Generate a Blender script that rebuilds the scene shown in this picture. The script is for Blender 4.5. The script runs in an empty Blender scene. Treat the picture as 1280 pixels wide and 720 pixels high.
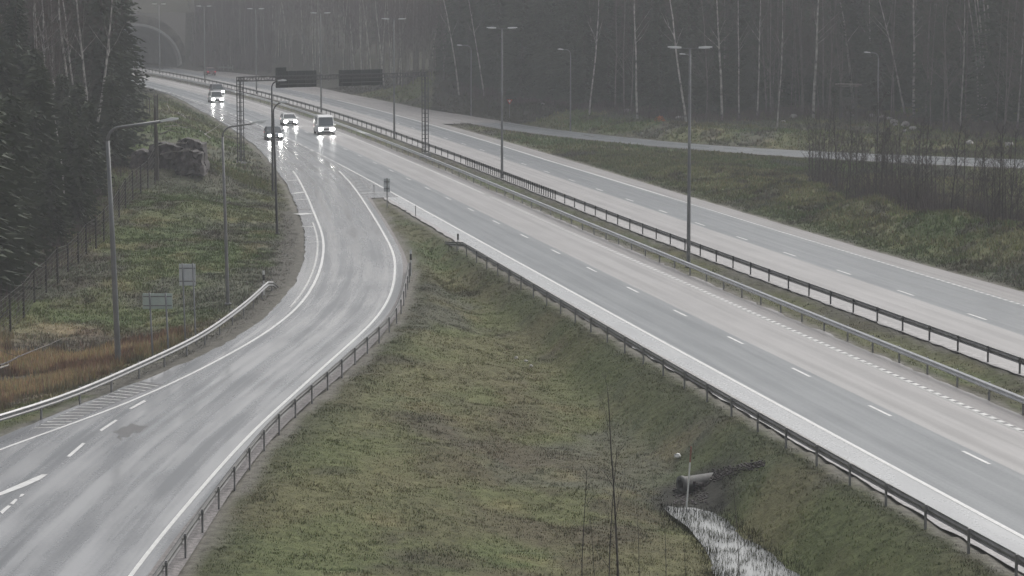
import bpy, math, random
import numpy as np
rnd = random.Random(7)
rng = np.random.default_rng(11)
C = bpy.context.scene.collection
PI = math.pi

# ------------------------------------------------------------------ camera model
F, CAMZ = 3400.0, 17.9
TH = math.atan(380.0 / F)
SN, CS = math.sin(TH), math.cos(TH)

def at(px, py, z=0.0):
    dx = (px - 640) / F; dy = (py - 360) / F
    t = (CAMZ - z) / (SN + dy * CS)
    return (t * dx, t * (CS - dy * SN), z)

def at_depth(px, py, Y):
    dx = (px - 640) / F; dy = (py - 360) / F
    t = Y / (CS - dy * SN)
    return (t * dx, Y, CAMZ - t * (SN + dy * CS))

def proj(x, y, z):
    d = y * CS + (CAMZ - z) * SN
    return 640 + F * x / d, 360 + F * ((CAMZ - z) * CS - y * SN) / d

# ------------------------------------------------------------------ mesh builder
class MB:
    def __init__(s):
        s.v = []; s.f = []; s.m = []
    def add(s, vs, fs, mi=0):
        o = len(s.v); s.v.extend(vs)
        for f in fs:
            s.f.append(tuple(i + o for i in f)); s.m.append(mi)
    def box(s, c, size, mi=0, rz=0.0, rx=0.0, ry=0.0):
        hx, hy, hz = size[0] / 2, size[1] / 2, size[2] / 2
        vs = []
        for sx in (-1, 1):
            for sy in (-1, 1):
                for sz in (-1, 1):
                    x, y, z = sx * hx, sy * hy, sz * hz
                    if rx: y, z = y * math.cos(rx) - z * math.sin(rx), y * math.sin(rx) + z * math.cos(rx)
                    if ry: x, z = x * math.cos(ry) + z * math.sin(ry), -x * math.sin(ry) + z * math.cos(ry)
                    if rz: x, y = x * math.cos(rz) - y * math.sin(rz), x * math.sin(rz) + y * math.cos(rz)
                    vs.append((c[0] + x, c[1] + y, c[2] + z))
        s.add(vs, [(0, 1, 3, 2), (4, 6, 7, 5), (0, 4, 5, 1), (2, 3, 7, 6), (0, 2, 6, 4), (1, 5, 7, 3)], mi)
    def tube(s, pts, rad, n=8, mi=0, cap=True):
        pts = [np.array(p, float) for p in pts]
        if not hasattr(rad, '__len__'): rad = [rad] * len(pts)
        vs = []; fs = []
        for i, p in enumerate(pts):
            a = pts[max(i - 1, 0)]; b = pts[min(i + 1, len(pts) - 1)]
            d = b - a; d /= (np.linalg.norm(d) + 1e-9)
            up = np.array([0, 0, 1.0]) if abs(d[2]) < 0.9 else np.array([0, 1.0, 0])
            u = np.cross(up, d); u /= np.linalg.norm(u); w = np.cross(d, u)
            for k in range(n):
                q = 2 * PI * k / n
                vs.append(tuple(p + rad[i] * (math.cos(q) * u + math.sin(q) * w)))
        for i in range(len(pts) - 1):
            for k in range(n):
                fs.append((i * n + k, i * n + (k + 1) % n, (i + 1) * n + (k + 1) % n, (i + 1) * n + k))
        if cap and n > 3:
            fs.append(tuple(range(n))[::-1]); o = (len(pts) - 1) * n
            fs.append(tuple(range(o, o + n)))
        s.add(vs, fs, mi)
    def loft(s, secs, mi=0, cap=True):
        n = len(secs[0]); vs = [p for q in secs for p in q]; fs = []
        for i in range(len(secs) - 1):
            for k in range(n):
                fs.append((i * n + k, i * n + (k + 1) % n, (i + 1) * n + (k + 1) % n, (i + 1) * n + k))
        if cap:
            fs.append(tuple(range(n))[::-1]); o = (len(secs) - 1) * n; fs.append(tuple(range(o, o + n)))
        s.add(vs, fs, mi)
    def mesh(s, name, mats, smooth=False):
        me = bpy.data.meshes.new(name); me.from_pydata(s.v, [], s.f)
        for m in (mats if isinstance(mats, (list, tuple)) else [mats]): me.materials.append(m)
        me.polygons.foreach_set('material_index', s.m)
        if smooth: me.polygons.foreach_set('use_smooth', [True] * len(s.f))
        me.update(); return me
    def build(s, name, mats, parent=None, smooth=False, loc=None):
        return link(name, s.mesh(name, mats, smooth), parent, loc)

def link(name, me, parent=None, loc=None):
    o = bpy.data.objects.new(name, me); C.objects.link(o)
    if parent: o.parent = parent
    if loc is not None: o.location = loc
    return o

def tag(o, label=None, cat=None, group=None, kind=None):
    if label: o['label'] = label
    if cat: o['category'] = cat
    if group: o['group'] = group
    if kind: o['kind'] = kind
    return o

def empty(name, loc, label, cat, group=None, rz=0.0):
    o = bpy.data.objects.new(name, None); C.objects.link(o)
    o.location = loc; o.rotation_euler = (0, 0, rz)
    return tag(o, label, cat, group)

def copy_tree(o, parent=None):
    c = o.copy(); C.objects.link(c); c.parent = parent
    for ch in list(o.children): copy_tree(ch, c)
    return c

def np_mesh(name, V, Fq, mats, nside=3, smooth=False):
    me = bpy.data.meshes.new(name)
    V = np.asarray(V, np.float32); Fq = np.asarray(Fq, np.int32)
    me.vertices.add(len(V)); me.vertices.foreach_set('co', V.ravel())
    me.loops.add(Fq.size); me.loops.foreach_set('vertex_index', Fq.ravel())
    me.polygons.add(len(Fq)); me.polygons.foreach_set('loop_start', np.arange(0, Fq.size, nside, dtype=np.int32))
    me.polygons.foreach_set('loop_total', np.full(len(Fq), nside, np.int32))
    if smooth: me.polygons.foreach_set('use_smooth', np.ones(len(Fq), bool))
    for m in mats: me.materials.append(m)
    me.update(calc_edges=True); return me

# ------------------------------------------------------------------ noise
def vnoise(x, y, seed=0):
    xi = np.floor(x).astype(np.int64); yi = np.floor(y).astype(np.int64)
    fx = x - xi; fy = y - yi; fx = fx * fx * (3 - 2 * fx); fy = fy * fy * (3 - 2 * fy)
    def h(a, b):
        n = (a * 374761393 + b * 668265263 + seed * 974634777) & 0xffffffff
        n = ((n ^ (n >> 13)) * 1274126177) & 0xffffffff
        return ((n ^ (n >> 16)) & 0xffff) / 65535.0
    return (h(xi, yi) * (1 - fx) + h(xi + 1, yi) * fx) * (1 - fy) + (h(xi, yi + 1) * (1 - fx) + h(xi + 1, yi + 1) * fx) * fy

def fbm(x, y, seed=0, o=4):
    s = 0; a = 1; t = 0
    for k in range(o):
        s = s + a * vnoise(x * 2 ** k, y * 2 ** k, seed + k); t += a; a *= 0.5
    return s / t

def sstep(x, a, b):
    t = np.clip((x - a) / (b - a), 0, 1); return t * t * (3 - 2 * t)

# ------------------------------------------------------------------ materials
def mat(name, col, rough=0.6, metal=0.0, emit=None, es=0.0, bump=0.0, bscale=20.0, var=0.0, spec=0.5, vscale=6.0):
    m = bpy.data.materials.new(name); m.use_nodes = True
    nt = m.node_tree; b = nt.nodes['Principled BSDF']
    b.inputs['Base Color'].default_value = (*col, 1); b.inputs['Roughness'].default_value = rough
    b.inputs['Metallic'].default_value = metal; b.inputs['Specular IOR Level'].default_value = spec
    if emit:
        b.inputs['Emission Color'].default_value = (*emit, 1); b.inputs['Emission Strength'].default_value = es
    tc = nt.nodes.new('ShaderNodeTexCoord')
    if var > 0:
        n = nt.nodes.new('ShaderNodeTexNoise'); n.inputs['Scale'].default_value = vscale; n.inputs['Detail'].default_value = 5
        nt.links.new(tc.outputs['Object'], n.inputs['Vector'])
        r = nt.nodes.new('ShaderNodeValToRGB'); r.color_ramp.elements[0].position = 0.3; r.color_ramp.elements[1].position = 0.7
        r.color_ramp.elements[0].color = tuple(c * (1 - var) for c in col) + (1,)
        r.color_ramp.elements[1].color = tuple(min(1, c * (1 + var)) for c in col) + (1,)
        nt.links.new(n.outputs['Fac'], r.inputs['Fac']); nt.links.new(r.outputs['Color'], b.inputs['Base Color'])
    if bump > 0:
        n = nt.nodes.new('ShaderNodeTexNoise'); n.inputs['Scale'].default_value = bscale; n.inputs['Detail'].default_value = 6
        nt.links.new(tc.outputs['Object'], n.inputs['Vector'])
        bp = nt.nodes.new('ShaderNodeBump'); bp.inputs['Strength'].default_value = bump; bp.inputs['Distance'].default_value = 0.05
        nt.links.new(n.outputs['Fac'], bp.inputs['Height']); nt.links.new(bp.outputs['Normal'], b.inputs['Normal'])
    return m

def wet_road(name, c0, c1, r0, r1, streak=1.0, tracks=False, patch=0.5):
    """wet asphalt; UV x = metres across, y = metres along; streaks run along the lane"""
    m = bpy.data.materials.new(name); m.use_nodes = True
    nt = m.node_tree; N = nt.nodes; L = nt.links; b = N['Principled BSDF']
    uv = N.new('ShaderNodeUVMap')
    mp = N.new('ShaderNodeMapping'); mp.inputs['Scale'].default_value = (2.2, 0.035, 1); L.new(uv.outputs['UV'], mp.inputs['Vector'])
    n1 = N.new('ShaderNodeTexNoise'); n1.inputs['Scale'].default_value = 1.0; n1.inputs['Detail'].default_value = 4; L.new(mp.outputs['Vector'], n1.inputs['Vector'])
    mp2 = N.new('ShaderNodeMapping'); mp2.inputs['Scale'].default_value = (0.45, 0.13, 1); L.new(uv.outputs['UV'], mp2.inputs['Vector'])
    n2 = N.new('ShaderNodeTexNoise'); n2.inputs['Scale'].default_value = 1.0; n2.inputs['Detail'].default_value = 6; L.new(mp2.outputs['Vector'], n2.inputs['Vector'])
    mp3 = N.new('ShaderNodeMapping'); mp3.inputs['Scale'].default_value = (9, 5, 1); L.new(uv.outputs['UV'], mp3.inputs['Vector'])
    n3 = N.new('ShaderNodeTexNoise'); n3.inputs['Scale'].default_value = 1.0; n3.inputs['Detail'].default_value = 3; L.new(mp3.outputs['Vector'], n3.inputs['Vector'])
    a = N.new('ShaderNodeMath'); a.operation = 'MULTIPLY'; a.inputs[1].default_value = streak; L.new(n1.outputs['Fac'], a.inputs[0])
    p = N.new('ShaderNodeMath'); p.operation = 'MULTIPLY_ADD'; p.inputs[1].default_value = patch; L.new(n2.outputs['Fac'], p.inputs[0]); L.new(a.outputs[0], p.inputs[2])
    q = N.new('ShaderNodeMath'); q.operation = 'MULTIPLY_ADD'; q.inputs[1].default_value = 0.35; L.new(n3.outputs['Fac'], q.inputs[0]); L.new(p.outputs[0], q.inputs[2])
    tot = (streak + patch + 0.35) / 2
    mr = N.new('ShaderNodeMapRange'); mr.inputs['From Min'].default_value = tot - 0.21; mr.inputs['From Max'].default_value = tot + 0.21; L.new(q.outputs[0], mr.inputs['Value'])
    fac = mr.outputs[0]
    if tracks:   # darker polished wheel tracks, where tyres have worn the surface
        sx = N.new('ShaderNodeSeparateXYZ'); L.new(uv.outputs['UV'], sx.inputs[0])
        if tracks == 'two':   # two continuous wheel tracks, metres from the right white line
            for c_, wd_ in ((-1.15, .16), (-2.75, .2)):
                for sg in (1,):
                    a1 = N.new('ShaderNodeMath'); a1.operation = 'SUBTRACT'; a1.inputs[1].default_value = c_; L.new(sx.outputs['X'], a1.inputs[0])
                    a2 = N.new('ShaderNodeMath'); a2.operation = 'ABSOLUTE'; L.new(a1.outputs[0], a2.inputs[0])
                    a3 = N.new('ShaderNodeMapRange'); a3.interpolation_type = 'SMOOTHSTEP'; a3.inputs['From Min'].default_value = wd_ * .4; a3.inputs['From Max'].default_value = wd_ * 2.4; a3.inputs['To Min'].default_value = -.42; a3.inputs['To Max'].default_value = 0; L.new(a2.outputs[0], a3.inputs['Value'])
                    a4 = N.new('ShaderNodeMath'); a4.operation = 'ADD'; L.new(a3.outputs[0], a4.inputs[0]); L.new(fac, a4.inputs[1]); fac = a4.outputs[0]
        w = N.new('ShaderNodeMath'); w.operation = 'SINE'; k = N.new('ShaderNodeMath'); k.operation = 'MULTIPLY_ADD'
        k.inputs[1].default_value = 2 * PI / 1.7; k.inputs[2].default_value = 0.4; L.new(sx.outputs['X'], k.inputs[0]); L.new(k.outputs[0], w.inputs[0])
        t = N.new('ShaderNodeMath'); t.operation = 'MULTIPLY_ADD'; t.inputs[1].default_value = 0.24; L.new(w.outputs[0], t.inputs[0]); L.new(fac, t.inputs[2]); t.use_clamp = True
        fac = t.outputs[0]
    mx = N.new('ShaderNodeMix'); mx.data_type = 'RGBA'; mx.inputs['A'].default_value = (*c0, 1); mx.inputs['B'].default_value = (*c1, 1)
    L.new(fac, mx.inputs['Factor']); L.new(mx.outputs['Result'], b.inputs['Base Color'])
    rr = N.new('ShaderNodeMapRange'); rr.inputs['To Min'].default_value = r1; rr.inputs['To Max'].default_value = r0
    L.new(fac, rr.inputs['Value']); L.new(rr.outputs[0], b.inputs['Roughness'])
    b.inputs['IOR'].default_value = 1.4
    bp = N.new('ShaderNodeBump'); bp.inputs['Strength'].default_value = 0.12; bp.inputs['Distance'].default_value = 0.01
    L.new(n3.outputs['Fac'], bp.inputs['Height']); L.new(bp.outputs['Normal'], b.inputs['Normal'])
    return m

M = {}
M['lane_blue'] = wet_road('asphalt_bluish', (.085, .098, .112), (.15, .165, .18), .28, .42, 1.0, True)
M['lane_pale'] = wet_road('asphalt_pale', (.225, .217, .217), (.31, .30, .298), .36, .50, .9, True)
M['shoulder_dark'] = wet_road('asphalt_dirty_shoulder', (.15, .14, .142), (.22, .208, .206), .4, .55, .8)
M['shoulder_wet'] = wet_road('asphalt_wet_shoulder', (.32, .33, .34), (.44, .45, .46), .2, .36, .4, False, .9)
M['ramp'] = wet_road('asphalt_ramp', (.115, .122, .134), (.27, .274, .286), .14, .36, 1.15, 'two', .75)
M['gravel'] = mat('gravel', (.19, .175, .172), .75, bump=.8, bscale=9, var=.45, vscale=5)
M['gravel_white'] = mat('pale_gravel', (.31, .30, .298), .6, bump=.6, bscale=9, var=.3, vscale=3)
M['paint'] = mat('road_paint', (.64, .64, .63), .4, var=.12, vscale=3)
M['paint_worn_and_glint'] = mat('worn_paint_and_puddle_glint', (.5, .5, .49), .4, var=.35, vscale=2.5)  # worn markings, and the puddle reflections painted on the slip road shoulder
M['tar'] = mat('tar_patch', (.075, .074, .077), .5, var=.3)
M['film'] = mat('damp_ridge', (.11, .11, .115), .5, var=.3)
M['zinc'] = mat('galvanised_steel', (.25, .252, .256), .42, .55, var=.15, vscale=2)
M['zinc_dark'] = mat('darker_rail_steel', (.25, .247, .25), .5, .5, var=.2, vscale=2)  # rail steel in a darker tone than the bright median rail
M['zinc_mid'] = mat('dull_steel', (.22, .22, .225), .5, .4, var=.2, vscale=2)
M['pole'] = mat('lamp_pole_zinc', (.20, .205, .21), .5, .4, var=.2, vscale=1)
M['pole_dark'] = mat('dark_pole', (.06, .06, .063), .6, .2, var=.2)
M['head'] = mat('lamp_head_pale', (.72, .73, .74), .4)
M['lamp_glass'] = mat('lamp_glass', (.5, .5, .52), .15)
M['gantry'] = mat('gantry_steel', (.09, .09, .095), .6, .3)
M['panel_back'] = mat('sign_back_dark', (.035, .045, .05), .6, .1, var=.2)
M['panel_grey'] = mat('sign_back_grey', (.62, .65, .67), .5, .2, var=.12, vscale=2)
M['panel_green'] = mat('sign_back_greenish', (.48, .56, .53), .5, .2, var=.12, vscale=2)
M['wood_post'] = mat('fence_post_wood', (.045, .04, .038), .9, var=.3)
M['wire'] = mat('fence_wire', (.12, .115, .11), .6, .4)
M['concrete'] = mat('concrete', (.30, .30, .295), .8, bump=.3, bscale=4, var=.2)
M['tunnel'] = mat('tunnel_lining', (.20, .20, .21), .8, var=.2, vscale=.4)
M['rock'] = mat('rock', (.05, .042, .042), .8, bump=1.0, bscale=1.4, var=.6, vscale=.7)
M['hillface'] = mat('mossy_hill_face', (.11, .10, .08), .9, bump=1.0, bscale=.8, var=.5, vscale=.5)
M['rock_pale'] = mat('pale_boulder', (.42, .40, .385), .8, bump=.6, bscale=4, var=.3)
M['bark_birch'] = mat('birch_bark', (.36, .34, .325), .8, var=.75, vscale=2.0)
M['bark_dark'] = mat('dark_bark', (.07, .062, .055), .9, var=.3)
M['bark_grey'] = mat('grey_bark', (.17, .155, .145), .9, var=.35, vscale=1.5)
M['twig'] = mat('bare_twigs', (.105, .082, .08), .9)
M['twig_dark'] = mat('dark_twigs', (.06, .05, .048), .9)
M['needles'] = mat('spruce_needles', (.052, .068, .046), .8, var=.45, vscale=.5)
M['needles2'] = mat('young_spruce_needles', (.06, .076, .046), .8, var=.4, vscale=.8)
M['tyre'] = mat('tyre_rubber', (.02, .02, .02), .8)
M['rim'] = mat('wheel_rim', (.35, .35, .36), .4, .6)
M['glass'] = mat('car_glass', (.05, .06, .07), .08)
M['trim'] = mat('black_trim', (.025, .025, .027), .5)
M['plate'] = mat('number_plate', (.6, .6, .6), .5)
M['white_car'] = mat('white_paint', (.78, .78, .79), .25)
M['blue_car'] = mat('dark_blue_paint', (.035, .06, .085), .25)
M['red_car'] = mat('dark_red_paint', (.12, .035, .05), .3)
M['grey_car'] = mat('dark_grey_paint', (.10, .11, .125), .3)
M['headlight'] = mat('lit_headlight', (1, 1, 1), .3, emit=(1, .98, .94), es=90.0)
M['headlight_low'] = mat('dim_headlight', (1, 1, 1), .3, emit=(1, .98, .94), es=40.0)
M['taillight'] = mat('lit_tail_lamp', (.5, .02, .03), .3, emit=(1, .05, .1), es=.5)
M['black'] = mat('black_plastic', (.02, .02, .02), .6)
M['white'] = mat('white_plastic', (.75, .75, .74), .5)
M['red'] = mat('sign_red', (.50, .05, .035), .5)
M['orange'] = mat('orange_leaves', (.42, .14, .05), .7, var=.3)
M['branch_pale'] = mat('barkless_wood', (.36, .34, .31), .8, var=.3)
M['plank'] = mat('grey_plank', (.09, .087, .08), .85, var=.3)

def water_mat():
    m = mat('pond_water', (.24, .25, .25), .12); nt = m.node_tree; b = nt.nodes['Principled BSDF']
    n = nt.nodes.new('ShaderNodeTexNoise'); n.inputs['Scale'].default_value = 1.2; n.inputs['Detail'].default_value = 5
    bp = nt.nodes.new('ShaderNodeBump'); bp.inputs['Strength'].default_value = .08; bp.inputs['Distance'].default_value = .02
    nt.links.new(n.outputs['Fac'], bp.inputs['Height']); nt.links.new(bp.outputs['Normal'], b.inputs['Normal'])
    b.inputs['IOR'].default_value = 1.6
    return m
M['water'] = water_mat()

def ground_mat():
    m = bpy.data.materials.new('verge_ground'); m.use_nodes = True
    nt = m.node_tree; N = nt.nodes; L = nt.links; b = N['Principled BSDF']; b.inputs['Roughness'].default_value = .95
    b.inputs['Specular IOR Level'].default_value = .15
    at_ = N.new('ShaderNodeAttribute'); at_.attribute_name = 'tint'
    g = N.new('ShaderNodeNewGeometry')
    n = N.new('ShaderNodeTexNoise'); n.inputs['Scale'].default_value = 2.3; n.inputs['Detail'].default_value = 8; n.inputs['Roughness'].default_value = .7
    L.new(g.outputs['Position'], n.inputs['Vector'])
    mr = N.new('ShaderNodeMapRange'); mr.inputs['From Min'].default_value = .3; mr.inputs['From Max'].default_value = .7; mr.inputs['To Min'].default_value = .55; mr.inputs['To Max'].default_value = 1.4
    L.new(n.outputs['Fac'], mr.inputs['Value'])
    vm = N.new('ShaderNodeVectorMath'); vm.operation = 'SCALE'; L.new(at_.outputs['Color'], vm.inputs[0]); L.new(mr.outputs[0], vm.inputs['Scale'])
    L.new(vm.outputs[0], b.inputs['Base Color'])
    bp = N.new('ShaderNodeBump'); bp.inputs['Strength'].default_value = .9; bp.inputs['Distance'].default_value = .12
    L.new(n.outputs['Fac'], bp.inputs['Height']); L.new(bp.outputs['Normal'], b.inputs['Normal'])
    return m
M['ground'] = ground_mat()
def tint_mat(name, rough=.9):
    m = bpy.data.materials.new(name); m.use_nodes = True; nt = m.node_tree; b = nt.nodes['Principled BSDF']
    a = nt.nodes.new('ShaderNodeAttribute'); a.attribute_name = 'tint'
    nt.links.new(a.outputs['Color'], b.inputs['Base Color']); b.inputs['Roughness'].default_value = rough
    b.inputs['Specular IOR Level'].default_value = .2
    return m
M['grass'] = tint_mat('grass_blades')

# ------------------------------------------------------------------ road lines (world metres)
def W(L, z=0.0):
    return np.array([at(p[0], p[1], z)[:2] for p in L])
pxB = [(1236,575),(1103,514),(998,465),(915,425),(845,391),(786,361),(736,336),(692,314.6),(653,295),(618,277.5),(587,262),(559,247.5),(534,235),(511,224),(490,213.5),(470,203.75),(451,195),(434,186.3)]
pxMi = [(162,89),(191,96),(222,101),(260,110),(307,121),(350,135),(387,145),(425,156)]
pxR = [(176,86),(201,88),(257,99),(320,112),(347,120),(400,136),(440,147)]
b_ = W(pxB); mi_ = W(pxMi); r_ = W(pxR, .75)
near = np.array([[30., 0], [55., 0], [80., 0]])
sl = np.polyfit(b_[:9, 1], b_[:9, 0], 1)
ys = np.concatenate([[20, 40, 60, 80], b_[:, 1], mi_[:, 1], r_[:, 1]])
xs = np.concatenate([np.polyval(sl, [20, 40, 60, 80]), b_[:, 0], mi_[:, 0] - 5.4, r_[:, 0] - 9.6])
CO = np.polyfit(ys / 100, xs, 5)
X600 = np.polyval(CO, 5.6); S600 = (np.polyval(CO, 5.6) - np.polyval(CO, 5.5)) / 10
def ref(Y):
    Y = np.asarray(Y, float)
    return np.where(Y < 560, np.polyval(CO, Y / 100), X600 + S600 * (Y - 560))
def refslope(Y):
    return (ref(np.asarray(Y, float) + 2) - ref(np.asarray(Y, float) - 2)) / 4
def line(off):
    """curve parallel to the lane line; off(Y) metres to the right"""
    return lambda Y: ref(Y) + (off(Y) if callable(off) else off) * np.sqrt(1 + refslope(Y) ** 2)
def interp(pts):
    pts = np.array(sorted(pts)); return lambda Y: np.interp(Y, pts[:, 0], pts[:, 1])
OFF = dict(A=interp([(20, -3.75), (400, -3.75), (600, -3.75)]), C=interp([(20, 4.05), (130, 4.0), (210, 3.85), (600, 3.8)]),
           Mi=interp([(20, 5.55), (120, 5.45), (200, 5.15), (300, 5.0), (600, 5.1)]),
           D=interp([(20, 5.75), (120, 5.6), (200, 5.2), (300, 5.05), (600, 5.3)]),
           R=interp([(20, 10.4), (124, 9.9), (163, 9.2), (200, 8.7), (300, 8.6), (600, 9.4)]),
           Fd=interp([(20, 15.9), (146, 15.4), (200, 14.75), (250, 14.45), (317, 14.3), (600, 14.3)]),
           E=interp([(20, 20.3), (150, 19.8), (200, 18.9), (279, 17.85), (600, 17.8)]),
           Oe=interp([(20, 22.8), (157, 22.2), (185, 21.0), (230, 20.4), (300, 19.9), (345, 19.6), (600, 19.6)]),
           G=interp([(20, -5.95), (95, -5.75), (150, -5.6), (220, -5.3), (600, -5.3)]))
def catmull(P, n):
    P = np.asarray(P, float)
    d = np.concatenate([[0], np.cumsum(np.linalg.norm(np.diff(P, axis=0), axis=1))])
    t = np.linspace(0, d[-1], n)
    Q = np.stack([np.interp(t, d, P[:, k]) for k in range(P.shape[1])], 1)
    k = max(2, n // 60)
    for _ in range(3):
        pad = np.concatenate([2 * Q[:1] - Q[1:k + 1][::-1], Q, 2 * Q[-1:] - Q[-k - 1:-1][::-1]])
        ker = np.ones(2 * k + 1) / (2 * k + 1)
        Q = np.stack([np.convolve(pad[:, j], ker, 'valid') for j in range(P.shape[1])], 1)
    return Q
def xofy(P):
    P = P[np.argsort(P[:, 1])]; return lambda Y: np.interp(Y, P[:, 1], P[:, 0])
pxRL = [(173,105),(195,112.5),(216,120),(230,126),(245,136),(265,145),(286,159),(300,167.5),(310,175),(322,185),(332,195),(345,212),(362,235),(370,255),(381,287),(382,310),(380,330),(369,359),(345,387),(320,406),(285,435),(220,460),(150,485),(75,515),(0,545),(-110,590),(-400,740)]
pxLW = [(346,194),(362,208),(372.5,222.5),(379,235),(385,247.5),(390,260),(395,272),(400,284),(404,297),(405,311),(402.5,329),(397.5,345),(391,359),(375,382.5),(355,400),(320,425),(277.5,447.5),(237.5,470),(200,485),(162.5,504),(112.5,522.5),(62.5,539),(0,562),(-100,600),(-380,750)]
pxRW = [(405,196),(416,206),(425,215),(436,226),(447.5,241),(457.5,256),(469,274),(479,291),(489,309),(494,324),(494,340),(492,357.5),(485,377.5),(467.5,402.5),(440,427.5),(407.5,456),(367.5,492.5),(322.5,532.5),(282.5,575),(250,612.5),(225,642.5),(200,670),(172.5,707.5),(60,860)]
pxRG = [(460,240),(470,258),(482,275),(495,297),(505,315),(510,330),(512,346),(509,365),(503,385),(487,408),(462,436),(435,462),(405,487),(365,522),(335,553),(318,575),(290,612),(272,640),(247,682),(222,720),(130,860)]
RLw = catmull(W(pxRL), 300); LWw = catmull(W(pxLW), 240); RWw = catmull(W(pxRW), 240); RGw = catmull(W(pxRG), 240)
xRL = xofy(RLw); xRG = xofy(RGw)
def RLfull(Y):
    Y = np.asarray(Y, float)
    return np.where(Y < 470, xRL(np.minimum(Y, 470)), xRL(470) - ref(470) + ref(Y))
pxU = [(249,86),(291,91),(320,94),(360,101),(401,110),(436,118),(490,128),(527,136),(565,141.5),(600,147),(647,155),(685,161),(720,165.5),(814,175),(862,180),(960,186.5),(1147,195),(1280,199.5),(1500,208)]
pxI = [(541,149.7),(585,154),(624,161),(679,168.5),(720,173),(814,182.5),(907,190),(960,194),(1005,197),(1160,205.5),(1280,210.5),(1500,221)]
Uw = catmull(W(pxU), 260); Iw = catmull(W(pxI), 200)
xU = xofy(Uw)
YG = 229.0

# paved polygons
def ypoly(fl, fr, y0, y1, n):
    Y = np.linspace(y0, y1, n)
    return np.concatenate([np.stack([fl(Y), Y], 1), np.stack([fr(Y), Y], 1)[::-1]])
fG, fMi, fR, fOe, fA = line(OFF['G']), line(OFF['Mi']), line(OFF['R']), line(OFF['Oe']), line(OFF['A'])
def farR(Y):
    Y = np.asarray(Y, float); return np.where(Y < 352, fOe(Y), np.where(Y > 560, fOe(Y), np.maximum(fOe(Y), xU(Y))))
polys = [ypoly(fG, fMi, 15, YG, 40), ypoly(RLfull, fMi, YG, 660, 60), ypoly(xRL, xRG, RGw[:, 1].min(), YG, 60),
         ypoly(fR, farR, 15, 660, 90), np.concatenate([Iw, Uw[Uw[:, 1] < 372][::-1]])]

def seg_dist(x, y, P, closed=True):
    d = np.full(x.shape, 1e9); n = len(P)
    for i in range(n if closed else n - 1):
        a = P[i]; b = P[(i + 1) % n]; ex, ey = b - a; l2 = ex * ex + ey * ey + 1e-9
        t = np.clip(((x - a[0]) * ex + (y - a[1]) * ey) / l2, 0, 1)
        d = np.minimum(d, (x - a[0] - t * ex) ** 2 + (y - a[1] - t * ey) ** 2)
    return np.sqrt(d)
def inside(x, y, P):
    r = np.zeros(x.shape, bool); n = len(P)
    for i in range(n):
        x1, y1 = P[i]; x2, y2 = P[(i + 1) % n]
        c = ((y1 > y) != (y2 > y)) & (x < (x2 - x1) * (y - y1) / (y2 - y1 + 1e-12) + x1); r ^= c
    return r
def paved_dist(x, y):
    d = np.full(x.shape, 1e9)
    for P in polys:
        q = seg_dist(x, y, P); q[inside(x, y, P)] = 0; d = np.minimum(d, q)
    return d

# ------------------------------------------------------------------ terrain heights
VAL = [(470,252,-.2),(500,290,-.4),(560,345,-.8),(650,430,-1.25),(715,500,-1.55),(780,560,-1.8),(835,612,-1.95),(862,650,-2.05),(960,730,-2.1),(1120,880,-2.15)]
valw = np.array([at(*p)for p in VAL])
ctl = [(13,415,-.6),(30,398,-.5),(60,440,-1.2),(20,470,-1.4),(120,430,-1.1),(170,415,-.9),(230,400,-.7),(100,340,0),(150,300,.5),(200,330,.2),(250,330,0),(270,300,.3),
       (185,236,1.5),(240,250,1.5),(290,250,.6),(330,280,.2),(200,200,3),(250,205,2),(300,200,.8),(222,160,2.6),(195,147,3.2),(175,130,2.8),(250,165,1.4),(210,125,.8),(180,113,.6),
       (700,185,.3),(760,200,.5),(860,215,.9),(950,240,1.3),(1010,222,1.7),(1080,237,2.4),(1150,255,2.7),(1220,272,2.7),(1280,290,2.7),(1400,330,2.7),(700,176.5,0),(760,182,0),(830,189,0),(900,195,-.1),(960,200,-.2),(1000,204,-.4),(1050,208,-.6),(1100,211,-.8),(1150,214,-.9),(1200,217,-1),(1280,221,-1),(1345,226,-1),(640,167,.1),(1280,345,.5),(1150,312,.9),(1060,285,.9),(960,262,.5),
       (1280,180,1.2),(1150,180,.8),(1000,165,1.2),(870,160,1.2),(740,148,1.3),(640,130,2.2),(560,113,3.8),(520,116,2.8),(450,113,.9),(400,105,.7),(600,137,.8)]
ctlw = [at(*c) for c in ctl] + [(-40,150,-.3),(-40,200,1.5),(-50,250,3.5),(-60,300,4.5),(-75,350,5),(-95,450,6),(-120,550,9),(-60,100,-.5),(-46,235,3.5),(-40,100,-1),(-60,60,0),(-100,200,3),(-100,300,6),
       (50,225,-1.2),(40,232,-.8),(60,240,-.8),(34,228,-.6),(45,245,-.5),(38,203,-1.5),(42,190,-1.4),(33,216,-1.2),(29,236,-.3),(52,205,-1.5),(60,330,2.2),(20,365,3.2),(-10,420,4.5),(0,500,9),(60,400,6),(100,330,4),(-30,500,7),(100,500,12),(50,600,17),(-40,620,16),(0,700,22),
       (60,150,1.5),(75,200,2),(100,250,3),(60,90,1),(-150,700,20),(-60,560,9),(-50,590,13),(-60,540,7),(40,100,.5)]
ctlw = np.array(ctlw)
# tunnel portals: point on the road at the portal and its heading
YP = 585.0
HD = math.atan(-float(refslope(YP)))          # angle to the left
TDIR = np.array([-math.sin(HD), math.cos(HD)]); TNRM = np.array([math.cos(HD), math.sin(HD)])
PC_far = np.array([float(ref(YP)) + 11.6, YP]); PC_near = PC_far - TNRM * 21.5
HW, HH = 9.6, 9.0

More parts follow.
